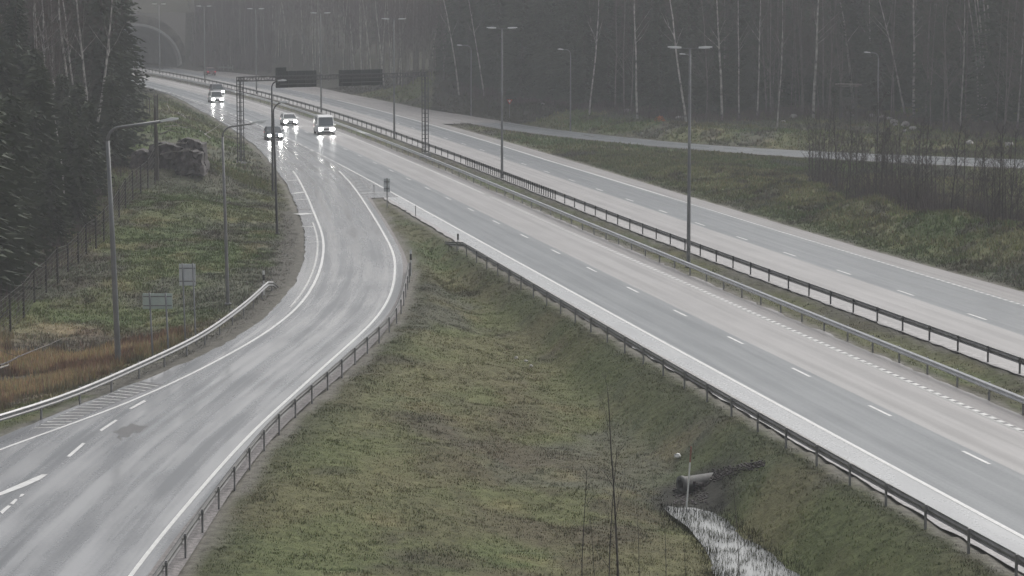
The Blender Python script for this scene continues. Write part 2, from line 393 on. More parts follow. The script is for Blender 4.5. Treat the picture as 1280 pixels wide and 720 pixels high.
def height(x, y):
    x = np.asarray(x, float); y = np.asarray(y, float)
    dp = paved_dist(x, y)
    num = np.zeros_like(x); den = np.zeros_like(x)
    for cx, cy, cz in ctlw:
        s = 1.0 + cy / 200.0
        w = 1.0 / ((((x - cx) ** 2 + ((y - cy) * .7) ** 2)) / (s * s) + 4.0) ** 1.7
        num += w * cz; den += w
    z = num / den * sstep(dp, .5, 9.0)
    # median strip: a shallow grass hollow
    med = (x > fMi(y)) & (x < fR(y)) & (y < 620)
    z = np.where(med, -.22 * sstep(dp, .2, 1.8), z)
    # gully between the slip road and the motorway
    gul = (x > xRG(y) - .01) & (x < fG(y) + .01) & (y < YG)
    vz = np.interp(y, valw[::-1, 1], valw[::-1, 2])
    dv = np.maximum(seg_dist(x, y, valw[:, :2], False) - .9, 0); dq = np.maximum(dp - 1.1, 0)
    rr = dq / (dq + dv + 1e-6)
    z = np.where(gul, vz * (rr * .8 + .2 * sstep(rr, 0, 1)) * sstep(dp, .6, 2.5), z)
    # hill that the tunnel runs into
    al = (x - PC_far[0]) * TDIR[0] + (y - PC_far[1]) * TDIR[1]
    la = (x - PC_far[0]) * TNRM[0] + (y - PC_far[1]) * TNRM[1]
    hill = 11.5 + np.clip(al, 0, 200) * .16
    front = np.clip((al + 26) / 26, 0, 1) * hill * sstep(np.abs(la + 10.7), 23.8, 40)
    hz = np.where(al > 0, hill, front)
    fade = sstep(al, -28, -5) * (1 - sstep(np.abs(la + 10), 55, 120))
    z = np.where(al > 0, z * (1 - fade) + hz * fade, np.where((dp > 0) & (front > .01), np.maximum(z, front * (1 - sstep(np.abs(la + 10), 55, 120))), z))
    # hummocks
    am = sstep(dp, .8, 4) * (1 - np.clip(al / 5, 0, 1) * 0)
    z = z + am * ((fbm(x / 3.1, y / 4.3, 3) - .5) * .42 + (fbm(x / .9, y / 1.3, 9, 3) - .5) * .20)
    steep = am * ((x > 20) & (y < 275)) * (fbm(x / 1.4, y / 2.0, 21) - .5) * .55
    z = z + steep
    inroad = dp <= 0
    z = np.where(inroad & (al < 0), -.13, z); z = np.where(inroad & (al >= 0) & (np.abs(la + 10) > 60), -.13, z)
    z = np.where(~inroad & (al < 0), z - .035, z)
    # pond bed
    return z, dp, al, la

POND = np.array([at(*p, -2.0)[:2] for p in [(832,634),(855,638),(890,638),(905,645),(922,663),(945,681),(960,691),(1000,718),(1080,775),(1180,850),(1100,900),(960,830),(905,760),(893,716),(893,700),(882,682),(866,662),(846,648)]])
POOL = np.array([at(*p, -1.95)[:2] for p in [(846,634),(842,622),(850,612),(868,607),(884,612),(888,622),(886,636)]])
def full_height(x, y):
    x = np.asarray(x, float); y = np.asarray(y, float)
    z, dp, al, la = height(x, y)
    d = seg_dist(x, y, POND); ins = inside(x, y, POND)
    sd = np.where(ins, -d, d)
    bed = -2.0 + np.clip(sd, -1.2, 30) * .32 + (fbm(x / .5, y / .6, 33, 3) - .5) * .16
    near_ = sd < .7
    zz = np.where(near_, np.where(sd < 0, np.minimum(z, bed), np.minimum(z, np.maximum(bed, -1.97))), z)
    z = np.where((y < 150) & (x > -10) & (x < 16), zz, z)
    return z, dp, al, la
def hz(x, y):
    return float(fast(np.array([x]), np.array([y]))[0][0])
def fast(x, y):
    x = np.asarray(x, float); y = np.asarray(y, float)
    i = np.clip(np.searchsorted(gx, x) - 1, 0, nx - 2); j = np.clip(np.searchsorted(gy, y) - 1, 0, ny - 2)
    u = (x - gx[i]) / (gx[i + 1] - gx[i]); v = (y - gy[j]) / (gy[j + 1] - gy[j]); out = []
    for A in (GZ, GD):
        out.append((A[j, i] * (1 - u) + A[j, i + 1] * u) * (1 - v) + (A[j + 1, i] * (1 - u) + A[j + 1, i + 1] * u) * v)
    al = (x - PC_far[0]) * TDIR[0] + (y - PC_far[1]) * TDIR[1]
    return out[0], out[1], al, al * 0
def ground_at(px, py):
    """where the ray through a pixel meets the terrain"""
    Y = np.arange(78, 640, .5); dx = (px - 640) / F; dy = (py - 360) / F
    t = Y / (CS - dy * SN); X = t * dx; Z = CAMZ - t * (SN + dy * CS)
    h = fast(X, Y)[0]; k = int(np.argmax(h > Z))
    if k > 0:
        a = Z[k - 1] - h[k - 1]; b = h[k] - Z[k]; q = a / (a + b + 1e-9); return (float(X[k - 1] + (X[k] - X[k - 1]) * q), float(Y[k - 1] + (Y[k] - Y[k - 1]) * q), float(h[k - 1] + (h[k] - h[k - 1]) * q))
    return (float(X[k]), float(Y[k]), float(h[k]))

# ------------------------------------------------------------------ terrain mesh
gx = np.concatenate([[-3000,-1200,-600,-350,-240,-190], np.arange(-160, -60, 1.6), np.arange(-60, -30, .9), np.arange(-30, 40, .5), np.arange(40, 70, .9), np.arange(70, 150, 2.2), [170,220,320,600,1200,3000]])
gy = [-3000., -1000, -400, -150, -50, 0, 20, 40, 55, 65]
y = 72.0
while y < 720: gy.append(y); y += max(.45, y * .0042)
gy = np.array(gy + [760, 850, 1000, 1400, 3000, 6000])
GX, GY = np.meshgrid(gx, gy); hh, hd, hal, hla = full_height(GX.ravel(), GY.ravel())
far_out = (np.abs(GX.ravel()) > 165) | (GY.ravel() > 730) | (GY.ravel() < 50)
V = np.stack([GX.ravel(), GY.ravel(), hh], 1)
nx, ny = len(gx), len(gy); GZ = hh.reshape(ny, nx); GD = hd.reshape(ny, nx)
ii, jj = np.meshgrid(np.arange(nx - 1), np.arange(ny - 1)); a0 = (jj * nx + ii).ravel()
FQ = np.stack([a0, a0 + 1, a0 + nx + 1, a0 + nx], 1)
fa = hal[FQ]; fl = hla[FQ]
kill = ((fa.min(1) < 1.0) & (fa.max(1) > -1.0) & (np.abs(fl + 10.75).min(1) < 10.75 + HW + .3)) & (V[FQ][:, :, 2].max(1) - V[FQ][:, :, 2].min(1) > 3)
FQ = FQ[~kill]
def tint(x, y, dp, al):
    """grass, straw and bare-soil colours by place"""
    n1 = fbm(x / 7, y / 11, 41); n2 = fbm(x / 2.2, y / 3.2, 47); n3 = fbm(x / 16, y / 24, 53, 3)
    green = np.array([.108, .142, .052]); olive = np.array([.145, .150, .068]); straw = np.array([.27, .215, .115]); brown = np.array([.085, .068, .056]); grey = np.array([.125, .118, .105])
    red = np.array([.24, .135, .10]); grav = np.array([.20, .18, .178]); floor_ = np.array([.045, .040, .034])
    def mixc(c, d, t): return c * (1 - t[:, None]) + d * t[:, None]
    c = np.repeat(green[None], len(x), 0)
    c = mixc(c, olive, sstep(n3, .42, .60)); c = mixc(c, grey, sstep(n1, .52, .68) * .8); c = mixc(c, straw, sstep(n2, .58, .78) * .45)
    c = mixc(c, brown, sstep(fbm(x / 3.3, y / 5, 59), .56, .72) * .7)
    # dry reeds in the ditch at the left, below the fence
    px = 640 + F * x / (y * CS + CAMZ * SN)
    lz = (x < -15) * (1 - sstep(y + .25 * x + (fbm(x / 3, y / 4, 64) - .5) * 10, 133, 147)) * sstep(dp, 2.0, 4.0)
    c = mixc(c, mixc(np.repeat(np.array([[.42, .30, .19]]), len(x), 0), red, sstep(fbm(x / 2.5, y / 3.5, 61), .5, .66)), lz * .95)
    c = mixc(c, grey * .8, lz * sstep(fbm(x / 5 + 3, y / 4, 66), .52, .66))
    # the bank of the island at the right: ochre grass
    rz = ((x > 12) & (y < 262)) * sstep(dp, .5, 5)
    c = mixc(c, np.array([.215, .205, .105]), rz * sstep(fbm(x / 2.6, y / 3.6, 71), .35, .62) * .9)
    c = mixc(c, brown, rz * sstep(fbm(x / 1.7, y / 2.6, 73), .55, .7) * .75)
    gul = ((x > xRG(y)) & (x < fG(y)) & (y < YG)) * 1.0
    c = mixc(c, np.array([.165, .150, .078]), gul * sstep(fbm(x / 5 - y / 9, y / 13, 77), .44, .62) * .8)
    fr = (x - xRG(y)) / np.maximum(fG(y) - xRG(y), .5)
    bw = np.clip(1 - np.abs(fr - .47) / .30, 0, 1) * gul * (1 - sstep(y, 118, 140))
    c = mixc(c, np.array([.125, .098, .070]), bw * sstep(fbm(x / 2.4 + y / 7, y / 5, 79), .36, .62) * .85)
    c = mixc(c, np.array([.100, .128, .052]), gul * sstep(np.abs(fr - .45), .22, .42) * .6 * sstep(fbm(x / 4, y / 7, 83), .3, .5))
    # sooty strip right beside the roads, then gravel
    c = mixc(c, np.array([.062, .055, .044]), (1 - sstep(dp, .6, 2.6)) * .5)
    c = mixc(c, grav, (1 - sstep(dp + (n2 - .5) * .9, .25, .75)) * (al < 0))
    rg = ((x > xRG(y)) & (x < xRG(y) + 2.4) & (y < 175)) * 1.0
    c = mixc(c, grav, rg * (1 - sstep(dp + (n2 - .5) * .9, .1, .5)))
    lft = ((x < xRL(y)) & (x > xRL(y) - 4) & (y > 118) & (y < 215)) * 1.0
    c = mixc(c, grav * .72, lft * (1 - sstep(dp + (n2 - .5) * 1.6, 1.2, 2.4)))
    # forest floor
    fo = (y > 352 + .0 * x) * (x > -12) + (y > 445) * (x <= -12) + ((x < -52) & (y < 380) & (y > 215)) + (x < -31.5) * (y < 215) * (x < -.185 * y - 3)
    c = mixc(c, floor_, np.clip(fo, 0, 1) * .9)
    sd = seg_dist(x, y, POOL); c = mixc(c, np.array([.05, .047, .045]), (1 - sstep(sd, .4, 1.6)) * (y < 150))
    g_ = c.mean(1, keepdims=True) * np.array([[1.0, 1.0, .92]]); c = (c * .82 + g_ * .18) * np.array([[.92, .96, .86]])
    return np.clip(c, 0, 1)
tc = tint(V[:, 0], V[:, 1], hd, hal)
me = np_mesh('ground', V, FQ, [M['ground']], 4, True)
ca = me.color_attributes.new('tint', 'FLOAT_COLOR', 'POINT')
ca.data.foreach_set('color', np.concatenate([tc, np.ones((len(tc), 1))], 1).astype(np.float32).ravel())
tag(link('ground', me), kind='structure')

# ------------------------------------------------------------------ roads
def strip_mesh(name, rows, mats, colmats, z, UVs):
    """rows: list of (n,2) polylines side by side; UVs: (u per row)"""
    n = len(rows[0]); V = np.concatenate([np.c_[r, np.full(n, z)] for r in rows])
    me = bpy.data.meshes.new(name); fs = []; mi = []
    for j in range(len(rows) - 1):
        for i in range(n - 1):
            fs.append((j * n + i, (j + 1) * n + i, (j + 1) * n + i + 1, j * n + i + 1)); mi.append(colmats[j])
    me.from_pydata([tuple(v) for v in V], [], fs)
    for m in mats: me.materials.append(m)
    me.polygons.foreach_set('material_index', mi)
    al_ = np.concatenate([[0], np.cumsum(np.linalg.norm(np.diff(rows[len(rows) // 2], axis=0), axis=1))])
    uvl = me.uv_layers.new(name='UVMap'); li = np.empty(len(me.loops), np.int32); me.loops.foreach_get('vertex_index', li)
    U = np.array([UVs[k // n] if np.isscalar(UVs[k // n]) else UVs[k // n][k % n] for k in range(len(V))]); Vv = np.tile(al_, len(rows))
    uvl.data.foreach_set('uv', np.stack([U[li], Vv[li]], 1).astype(np.float32).ravel())
    me.update(); return me
def jag(P, amp, seed):
    """ragged outer edge of worn asphalt"""
    s = np.arange(len(P)); P = P.copy(); P[:, 0] += (vnoise(s * .9, s * 0 + seed, seed) - .5) * amp; return P

Yn = np.concatenate([np.arange(15, 75, 4), np.arange(75, 230, .8), np.arange(230, 700, 3)])
def L2(off, Y): return np.stack([line(off)(Y), Y], 1)
YM = Yn
gl = np.where(YM < YG, OFF['G'](YM), -3.9)
mrows = [jag(L2(lambda Y: np.where(Y < YG, OFF['G'](Y), -3.9), YM), .22, 3), L2(lambda Y: np.where(Y < YG, -4.95, -3.88), YM), L2(-3.86, YM), L2(-3.62, YM), L2(.42, YM), L2(lambda Y: OFF['C'](Y) - .05, YM), L2(lambda Y: OFF['C'](Y) + .2, YM), jag(L2(lambda Y: OFF['Mi'](Y), YM), .3, 5)]
# markings are thin sheets in the same mesh as the road they lie on
class Sheets:
    def __init__(s): s.v = []; s.f = []; s.m = []; s.uv = []
    def strip(s, P, Q, z, mi):
        o = len(s.v); n = len(P)
        for p in P: s.v.append((p[0], p[1], z))
        for p in Q: s.v.append((p[0], p[1], z))
        for i in range(n - 1): s.f.append((o + i, o + n + i, o + n + i + 1, o + i + 1)); s.m.append(mi)
def join_sheets(me, sh, name):
    """append marking sheets to a road mesh as further faces"""
    n0 = len(me.vertices); vs = [tuple(v.co) for v in me.vertices] + sh.v
    fs = [tuple(p.vertices) for p in me.polygons] + [tuple(i + n0 for i in f) for f in sh.f]
    mi = [p.material_index for p in me.polygons] + sh.m
    uo = np.empty(len(me.loops) * 2, np.float32); me.uv_layers[0].data.foreach_get('uv', uo)
    m2 = bpy.data.meshes.new(name); m2.from_pydata(vs, [], fs)
    for m in me.materials: m2.materials.append(m)
    m2.polygons.foreach_set('material_index', mi)
    uvl = m2.uv_layers.new(name='UVMap'); ex = []
    for f in sh.f:
        for i in f: ex += [sh.v[i][0], sh.v[i][1]]
    uvl.data.foreach_set('uv', np.concatenate([uo, np.array(ex, np.float32)]))
    m2.update(); return m2
def para(off, w, Y): return L2(lambda y: (off(y) if callable(off) else off) - w / 2, Y), L2(lambda y: (off(y) if callable(off) else off) + w / 2, Y)
ROADM = [M['lane_blue'], M['lane_pale'], M['shoulder_dark'], M['shoulder_wet'], M['gravel_white'], M['paint'], M['paint_worn_and_glint'], M['film'], M['ramp'], M['tar'], M['gravel']]
sh = Sheets()
for d in [102.0 + 11.42 * k for k in range(-7, 40)]:
    Y = np.linspace(d - 1.45, d + 1.45, 3); P, Q = para(0, .15, Y); sh.strip(P, Q, .02, 5)
Y = np.concatenate([np.arange(15, YG + 45, 3.0)]); P, Q = para(OFF['A'], .19, Y); sh.strip(P, Q, .02, 5)
for d in np.arange(282, 470, 5.6):
    P, Q = para(OFF['A'], .24, np.linspace(d, d + 2.6, 3)); sh.strip(P, Q, .02, 5)
P, Q = para(OFF['A'], .22, np.arange(478, 680, 4.)); sh.strip(P, Q, .02, 6)
for d in np.arange(60, 232, .95):
    P, Q = para(OFF['C'], .2, np.array([d, d + .55])); sh.strip(P, Q, .02, 6 if d > 190 else 5)
    if d < 190: P, Q = para(OFF['C'], .26, np.array([d + .57, d + .93])); sh.strip(P, Q, .019, 9 if 98 < d < 150 else 2)
P, Q = para(lambda y: OFF['C'](y) - .16, .07, np.arange(60, 300, 3.)); sh.strip(P, Q, .02, 6)
P, Q = para(OFF['C'], .18, np.arange(230, 680, 4.)); sh.strip(P, Q, .02, 6)
# faint cross ridges in the wet shoulder
for d in np.arange(62, 160, 2.05):
    c = np.array([[float(line(-4.86)(d + 1.1)), d + 1.1], [float(line(-4.0)(d)), d]]); o = np.array([[0, -.10], [0, .10]])
    sh.strip(c + o[0], c + o[1], .018, 3 if rnd.random() < .2 else 7) if rnd.random() < .0 else None
me = strip_mesh('near_carriageway', mrows, ROADM, [4, 3, 3, 0, 1, 1, 2], .012, [-5.6, -4.9, -3.9, -3.6, .4, 4, 4.2, 5.4])
tag(link('motorway_near_carriageway', join_sheets(me, sh, 'near_carriageway')), kind='structure')

# far carriageway
sh = Sheets()
fd = lambda o: (lambda Y: OFF['Fd'](Y) + o)
frows = [jag(L2(lambda Y: OFF['R'](Y) - .25, Yn), .2, 6), L2(lambda Y: OFF['R'](Y) + .55, Yn), L2(fd(-2.6), Yn), L2(fd(-.45), Yn), L2(lambda Y: OFF['E'](Y) - .05, Yn), L2(lambda Y: OFF['E'](Y) + .2, Yn), L2(lambda Y: np.maximum(OFF['Oe'](Y), OFF['E'](Y) + .9), Yn)]
fw = farR(Yn) - line(OFF['Oe'])(Yn); last = frows[-1].copy(); last[:, 0] += np.maximum(fw, 0) ; last = jag(last, .25, 8)
frows.append(np.where((Yn > 352)[:, None], last, frows[-1] + np.array([.02, 0])))
for d in [146.0 + 11.42 * k for k in range(-8, 36)]:
    P, Q = para(OFF['Fd'], .15, np.linspace(d - 1.4, d + 1.4, 3)); sh.strip(P, Q, .024, 5)
P, Q = para(OFF['E'], .22, np.arange(230, 425, 3.)); sh.strip(P, Q, .024, 5)
for d in np.arange(60, 230, .9):
    P, Q = para(OFF['E'], .2, np.array([d, d + .6])); sh.strip(P, Q, .024, 5)
for d in np.arange(430, 560, 6.):
    P, Q = para(OFF['E'], .2, np.array([d, d + 2.4])); sh.strip(P, Q, .024, 6)
me = strip_mesh('far_carriageway', frows, ROADM, [4, 1, 1, 0, 0, 2, 2], .016, [9, 9.9, 12, 14.3, 18.8, 19, 21, 24])
tag(link('motorway_far_carriageway', join_sheets(me, sh, 'far_carriageway')), kind='structure')

# slip road leaving to the left
YR = np.concatenate([np.arange(40, 118, 1.0), np.arange(118, YG, .8), np.arange(YG, 700, 3)])
sh = Sheets()
tt = np.linspace(0, 1, 260)
def resamp(P, t):
    d = np.concatenate([[0], np.cumsum(np.linalg.norm(np.diff(P, axis=0), axis=1))]); d /= d[-1]
    return np.stack([np.interp(t, d, P[:, k]) for k in (0, 1)], 1)
# rows by matching the two sides at the same pixel row is unstable in the bend, so rows follow the white lines
LWx = xofy(LWw); RWx = xofy(RWw)
def ramp_left(Y): return RLfull(Y)
def ramp_right(Y):
    Y = np.asarray(Y, float); return np.where(Y < YG, np.where(Y < RGw[:, 1].min(), RGw[np.argmin(RGw[:, 1]), 0] - (RGw[:, 1].min() - Y) * .62, xRG(Y)), fA(Y) - .02)
rl = np.stack([ramp_left(YR), YR], 1); rr_ = np.stack([ramp_right(YR), YR], 1)
rw_ = rr_.copy(); mk = (YR < YG) & (YR > RWw[:, 1].min() + .5); rw_[:, 0] = np.where(mk, np.minimum(RWx(YR) + .5, rr_[:, 0] - .02), rr_[:, 0] - .03)
rows = [jag(rl, .18, 12)] + [rl * (1 - k) + rw_ * k for k in (.12, .25, .4, .55, .7, .85, 1.0)] + [jag(rr_, .0, 14)]
wid = (rr_ - rl)[:, 0]
SPI = np.concatenate([[ [float(fA(np.array(700.))), 700.], [float(fA(np.array(450.))), 450.], [float(fA(np.array(300.))), 300.] ], RWw[RWw[:, 1] < 262]]) if RWw[0, 1] > RWw[-1, 1] else RWw
SPL = np.concatenate([[0], np.cumsum(np.linalg.norm(np.diff(SPI, axis=0), axis=1))])
def curv(x, y):
    """metres left of the right white line, metres along it"""
    bd = np.full(x.shape, 1e9); uu = np.zeros_like(x); vv = np.zeros_like(x)
    for i in range(len(SPI) - 1):
        a = SPI[i]; e = SPI[i + 1] - a; l2 = (e ** 2).sum() + 1e-9; t = np.clip(((x - a[0]) * e[0] + (y - a[1]) * e[1]) / l2, 0, 1)
        qx = x - a[0] - t * e[0]; qy = y - a[1] - t * e[1]; d = np.hypot(qx, qy); k = d < bd
        bd = np.where(k, d, bd); uu = np.where(k, np.sign(qx * e[1] - qy * e[0]) * d, uu); vv = np.where(k, SPL[i] + t * math.sqrt(l2), vv)
    return uu, vv
UVr = [0] * 9
me = strip_mesh('slip_road', rows, ROADM, [8] * 7 + [10], .006, UVr)
co_r = np.array([tuple(v.co) for v in me.vertices]); uu, vv = curv(co_r[:, 0], co_r[:, 1])
li = np.empty(len(me.loops), np.int32); me.loops.foreach_get('vertex_index', li); me.uv_layers[0].data.foreach_set('uv', np.stack([uu[li], vv[li]], 1).astype(np.float32).ravel())
def offset_poly(P, o):
    T = np.gradient(P, axis=0); T /= np.linalg.norm(T, axis=1)[:, None] + 1e-9
    return P + np.stack([T[:, 1], -T[:, 0]], 1) * o
for P, w in ((LWw, .16), (RWw, .15)):
    m_ = P[:, 1] < 262
    sh.strip(offset_poly(P, -w / 2)[m_], offset_poly(P, w / 2)[m_], .014, 5)
# a second, older line beside the left one
m_ = (LWw[:, 1] > 150) & (LWw[:, 1] < 205)
sh.strip(offset_poly(LWw, .34)[m_], offset_poly(LWw, .46)[m_], .014, 6)
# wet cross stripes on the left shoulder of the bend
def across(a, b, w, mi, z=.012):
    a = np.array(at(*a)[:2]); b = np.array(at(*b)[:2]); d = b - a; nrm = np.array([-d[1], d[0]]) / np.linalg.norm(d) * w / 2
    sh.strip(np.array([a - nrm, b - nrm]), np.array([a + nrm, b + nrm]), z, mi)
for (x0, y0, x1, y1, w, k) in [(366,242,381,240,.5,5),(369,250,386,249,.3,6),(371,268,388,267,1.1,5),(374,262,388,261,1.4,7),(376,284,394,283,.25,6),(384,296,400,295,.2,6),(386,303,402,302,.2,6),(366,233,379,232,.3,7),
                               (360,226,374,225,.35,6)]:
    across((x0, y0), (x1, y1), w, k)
for k in range(17):   # drain grooves across the left shoulder, with puddle reflections painted as pale strips
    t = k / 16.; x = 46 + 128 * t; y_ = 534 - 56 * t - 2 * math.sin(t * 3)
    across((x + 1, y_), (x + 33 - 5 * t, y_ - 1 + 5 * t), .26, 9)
    across((x - 3, y_ + 1.2), (x + 28 - 5 * t, y_ + .2 + 5 * t), .16, 6)  # pale strip: puddle reflection put into the colour
for k in range(6):    # gore hatching
    y_ = 226 + k * 3.6; across((430 + k * 3.0, y_), (452 + k * 3.6, y_ - 2.2), .5, 7)
across((452,241.5),(482,240), .35, 6)
def arrow_mark(pts, mi=5):
    W_ = [at(*p)[:2] for p in pts]; o = len(sh.v); sh.v.extend([(p[0], p[1], .016) for p in W_]); sh.f.append(tuple(range(o, o + len(W_)))[::-1]); sh.m.append(mi)
# lane dashes near the camera
for q in ([(161,511),(164,512),(183,502),(180,500.5)], [(124,538),(127,539.5),(147,526),(144,525)], [(83,571),(88,571.5),(107,554.5),(103,554)],
          [(0,616),(0,620),(30,609),(50,600),(60,593),(52,593.5),(30,603)], [(0,640),(3,643),(14,633),(10,632)], [(12,630),(17,631),(22,625),(19,624)], [(-60,640),(-58,645),(0,620),(0,616)],
          [(24,622),(28,621),(31,618),(26,618)]):
    arrow_mark(q)
for q in ([(140,540),(149,543),(146,547),(152,551),(151,546),(160,547),(166,541),(175,541),(181,535),(186,533),(172,532),(163,529),(160,533),(152,534),(148,538)],):
    W_ = [at(*p)[:2] for p in q]; o = len(sh.v); sh.v.extend([(p[0], p[1], .0095) for p in W_]); sh.f.append(tuple(range(o, o + len(W_)))[::-1]); sh.m.append(9)
tag(link('slip_road', join_sheets(me, sh, 'slip_road')), kind='structure')

# joining road at the right
t = np.linspace(0, 1, 120); Ii = resamp(Iw, t); Ut = Uw[Uw[:, 1] < 366]; Uu = resamp(Ut, t)
rows = [jag(Ii, .1, 2), Ii * .93 + Uu * .07, Ii * .5 + Uu * .5, Uu]
me = strip_mesh('joining_road', rows, ROADM, [2, 0, 0], .007, [0, .6, 4, 8])
sh = Sheets()
for (a, b) in [((887,184.6),(904,185.3)), ((922,187.2),(941,188)), ((606,151.4),(622,153)), ((1003,190.5),(1022,191.5)), ((1090,195),(1110,196)), ((1180,199),(1200,200))]:
    across(a, b, .3, 5, .013)
across((727,168.5),(745,171.5), .7, 9, .012)
tag(link('joining_road', join_sheets(me, sh, 'joining_road')), kind='structure')

# pond and the wet pool below the culvert
def flat(name, P, z, m_):
    b = MB(); b.add([(p[0], p[1], z) for p in P], [tuple(range(len(P)))]); return b.build(name, m_)
ctr = POND.mean(0); tag(flat('pond_water', ctr + (POND - ctr) * 1.10, -2.02, M['water']), kind='structure')

# ------------------------------------------------------------------ grass
def tufts(name, x, y, size, nb, label, spread=.12, tall=1.0, colmul=1.0, lean=.5, wid=.022, zoff=-.02, zmin=None):
    z, dp, al, la = fast(x, y)
    if zmin is not None: z = np.maximum(z, zmin)
    c = tint(x, y, dp, al) * colmul
    size = size * (.5 + .8 * fbm(x / .8, y / 1.2, 95, 2)) * np.clip(.3 + dp / (3.5 if y.mean() > 140 else 1.2), .3, 1)
    n = len(x); X = np.repeat(x, nb); Y = np.repeat(y, nb); Z = np.repeat(z, nb) + zoff; S = np.repeat(size, nb)
    N = n * nb; ang = rng.uniform(0, 2 * PI, N); ln = rng.uniform(.1, lean, N); h = S * rng.uniform(.5, 1.15, N) * tall
    bx = X + rng.normal(0, spread, N) * (S / .2) ** .5; by = Y + rng.normal(0, spread, N) * (S / .2) ** .5
    w = wid * (S / .2) * rng.uniform(.6, 1.4, N); wa = rng.uniform(0, PI, N)
    v = np.empty((N, 3, 3), np.float32)
    v[:, 0] = np.stack([bx - w * np.cos(wa), by - w * np.sin(wa), Z], 1); v[:, 1] = np.stack([bx + w * np.cos(wa), by + w * np.sin(wa), Z], 1)
    v[:, 2] = np.stack([bx + np.cos(ang) * ln * h, by + np.sin(ang) * ln * h, Z + h], 1)
    me = np_mesh(name, v.reshape(-1, 3), np.arange(N * 3).reshape(-1, 3), [M['grass']], 3)
    col = np.repeat(c, nb, 0) * rng.uniform(.95, 1.65, (N, 1)); col *= 1 + rng.normal(0, .08, (N, 3))
    col = np.repeat(np.clip(col, .01, .9), 3, 0)
    ca = me.color_attributes.new('tint', 'FLOAT_COLOR', 'POINT'); ca.data.foreach_set('color', np.concatenate([col, np.ones((len(col), 1))], 1).astype(np.float32).ravel())
    return tag(link(name, me), label, 'grass', kind='stuff')
def scatter(n, x0, x1, y0, y1, keep):
    x = rng.uniform(x0, x1, n); y = rng.uniform(y0, y1, n); k = keep(x, y); return x[k], y[k]
def vis(x, y, m=60):
    px = 640 + F * x / (y * CS + CAMZ * SN); return (px > -m) & (px < 1280 + m)
def kp(lo, amp=.5):
    def f(x, y):
        d = fast(x, y)[1]; return (d > lo + (fbm(x / 1.2, y / 1.2, 88, 2) - .5) * amp) & vis(x, y)
    return f
def ingully(x, y): return (x > xRG(y)) & (x < fG(y)) & (y < YG)
def kg(x, y):
    rgm = np.where(x < xRG(y) + 3, .22, .22); d = fast(x, y)[1]
    return ingully(x, y) & vis(x, y) & (d > rgm + (fbm(x / .8, y / .8, 88, 2) - .5) * .6) & ~inside(x, y, POND) & (seg_dist(x, y, POOL) > .5)
x, y = scatter(150000, -15, 18, 76, 170, kg); tufts('gully_grass', x, y, rng.uniform(.05, .12, len(x)), 5, 'short rough grass covering the gully between slip road and motorway', wid=.03)
x, y = scatter(16000, -10, 5, 165, 232, kg); tufts('gully_grass', x, y, rng.uniform(.1, .22, len(x)), 5, 'grass at the narrow far end of the gully by the gore sign', wid=.03)
def kmed(x, y): return (x > fMi(y)) & (x < fR(y)) & (fast(x, y)[1] > .12) & vis(x, y)
x, y = scatter(110000, -25, 30, 105, 330, kmed); tufts('median_grass', x, y, rng.uniform(.08, .2, len(x)), 4, 'dark grass strip between the two motorway guardrails', wid=.035)
def kleft(x, y): return (x < RLfull(y)) & kp(.5)(x, y) & (x > -.2 * y - 4)
x, y = scatter(150000, -48, -12, 108, 250, kleft); s_ = rng.uniform(.1, .22, len(x)); tufts('bank_grass', x, y, s_, 4, 'green grass on the bank between wildlife fence and slip road', wid=.03)
x, y = scatter(60000, -90, -20, 230, 500, kleft); tufts('bank_grass', x, y, rng.uniform(.2, .45, len(x)), 4, 'grass on the far part of the left bank towards the tunnel', wid=.03)
def kreed(x, y): return (x < RLfull(y)) & kp(2.8, 1.5)(x, y) & (y + .25 * x < 137) & (fbm(x / 5 + 3, y / 4, 66) < .6)
x, y = scatter(30000, -30, -14, 104, 145, kreed); tufts('dry_reeds', x, y, rng.uniform(.25, .6, len(x)), 5, 'dry rust coloured reeds in the ditch behind the left guardrail', wid=.016, lean=.25, spread=.1)
def kright(x, y): return (x > farR(y)) & kp(.45)(x, y) & (y < 290)
x, y = scatter(170000, 0, 62, 135, 290, kright); tufts('island_grass', x, y, rng.uniform(.16, .42, len(x)), 4, 'tussocky ochre grass on the bank between motorway and joining road', wid=.03, lean=.8)
def kfar(x, y): return (x > farR(y)) & kp(.5)(x, y) & (y > 275)
x, y = scatter(90000, -40, 75, 275, 470, kfar); tufts('forest_edge_grass', x, y, rng.uniform(.2, .5, len(x)), 4, 'pale green grass slope below the right hand forest', wid=.04, lean=.7)
x, y = scatter(30000, 4, 15, 78, 112, lambda x, y: (seg_dist(x, y, POND) < .4) | (inside(x, y, POND) & (fbm(x / .45, y / .7, 91, 3) > .44)))
tufts('marsh_grass', x, y, rng.uniform(.10, .26, len(x)), 3, 'dark grass stubs standing in the pond water', wid=.009, lean=.35, colmul=.3, zoff=0, zmin=-2.04)

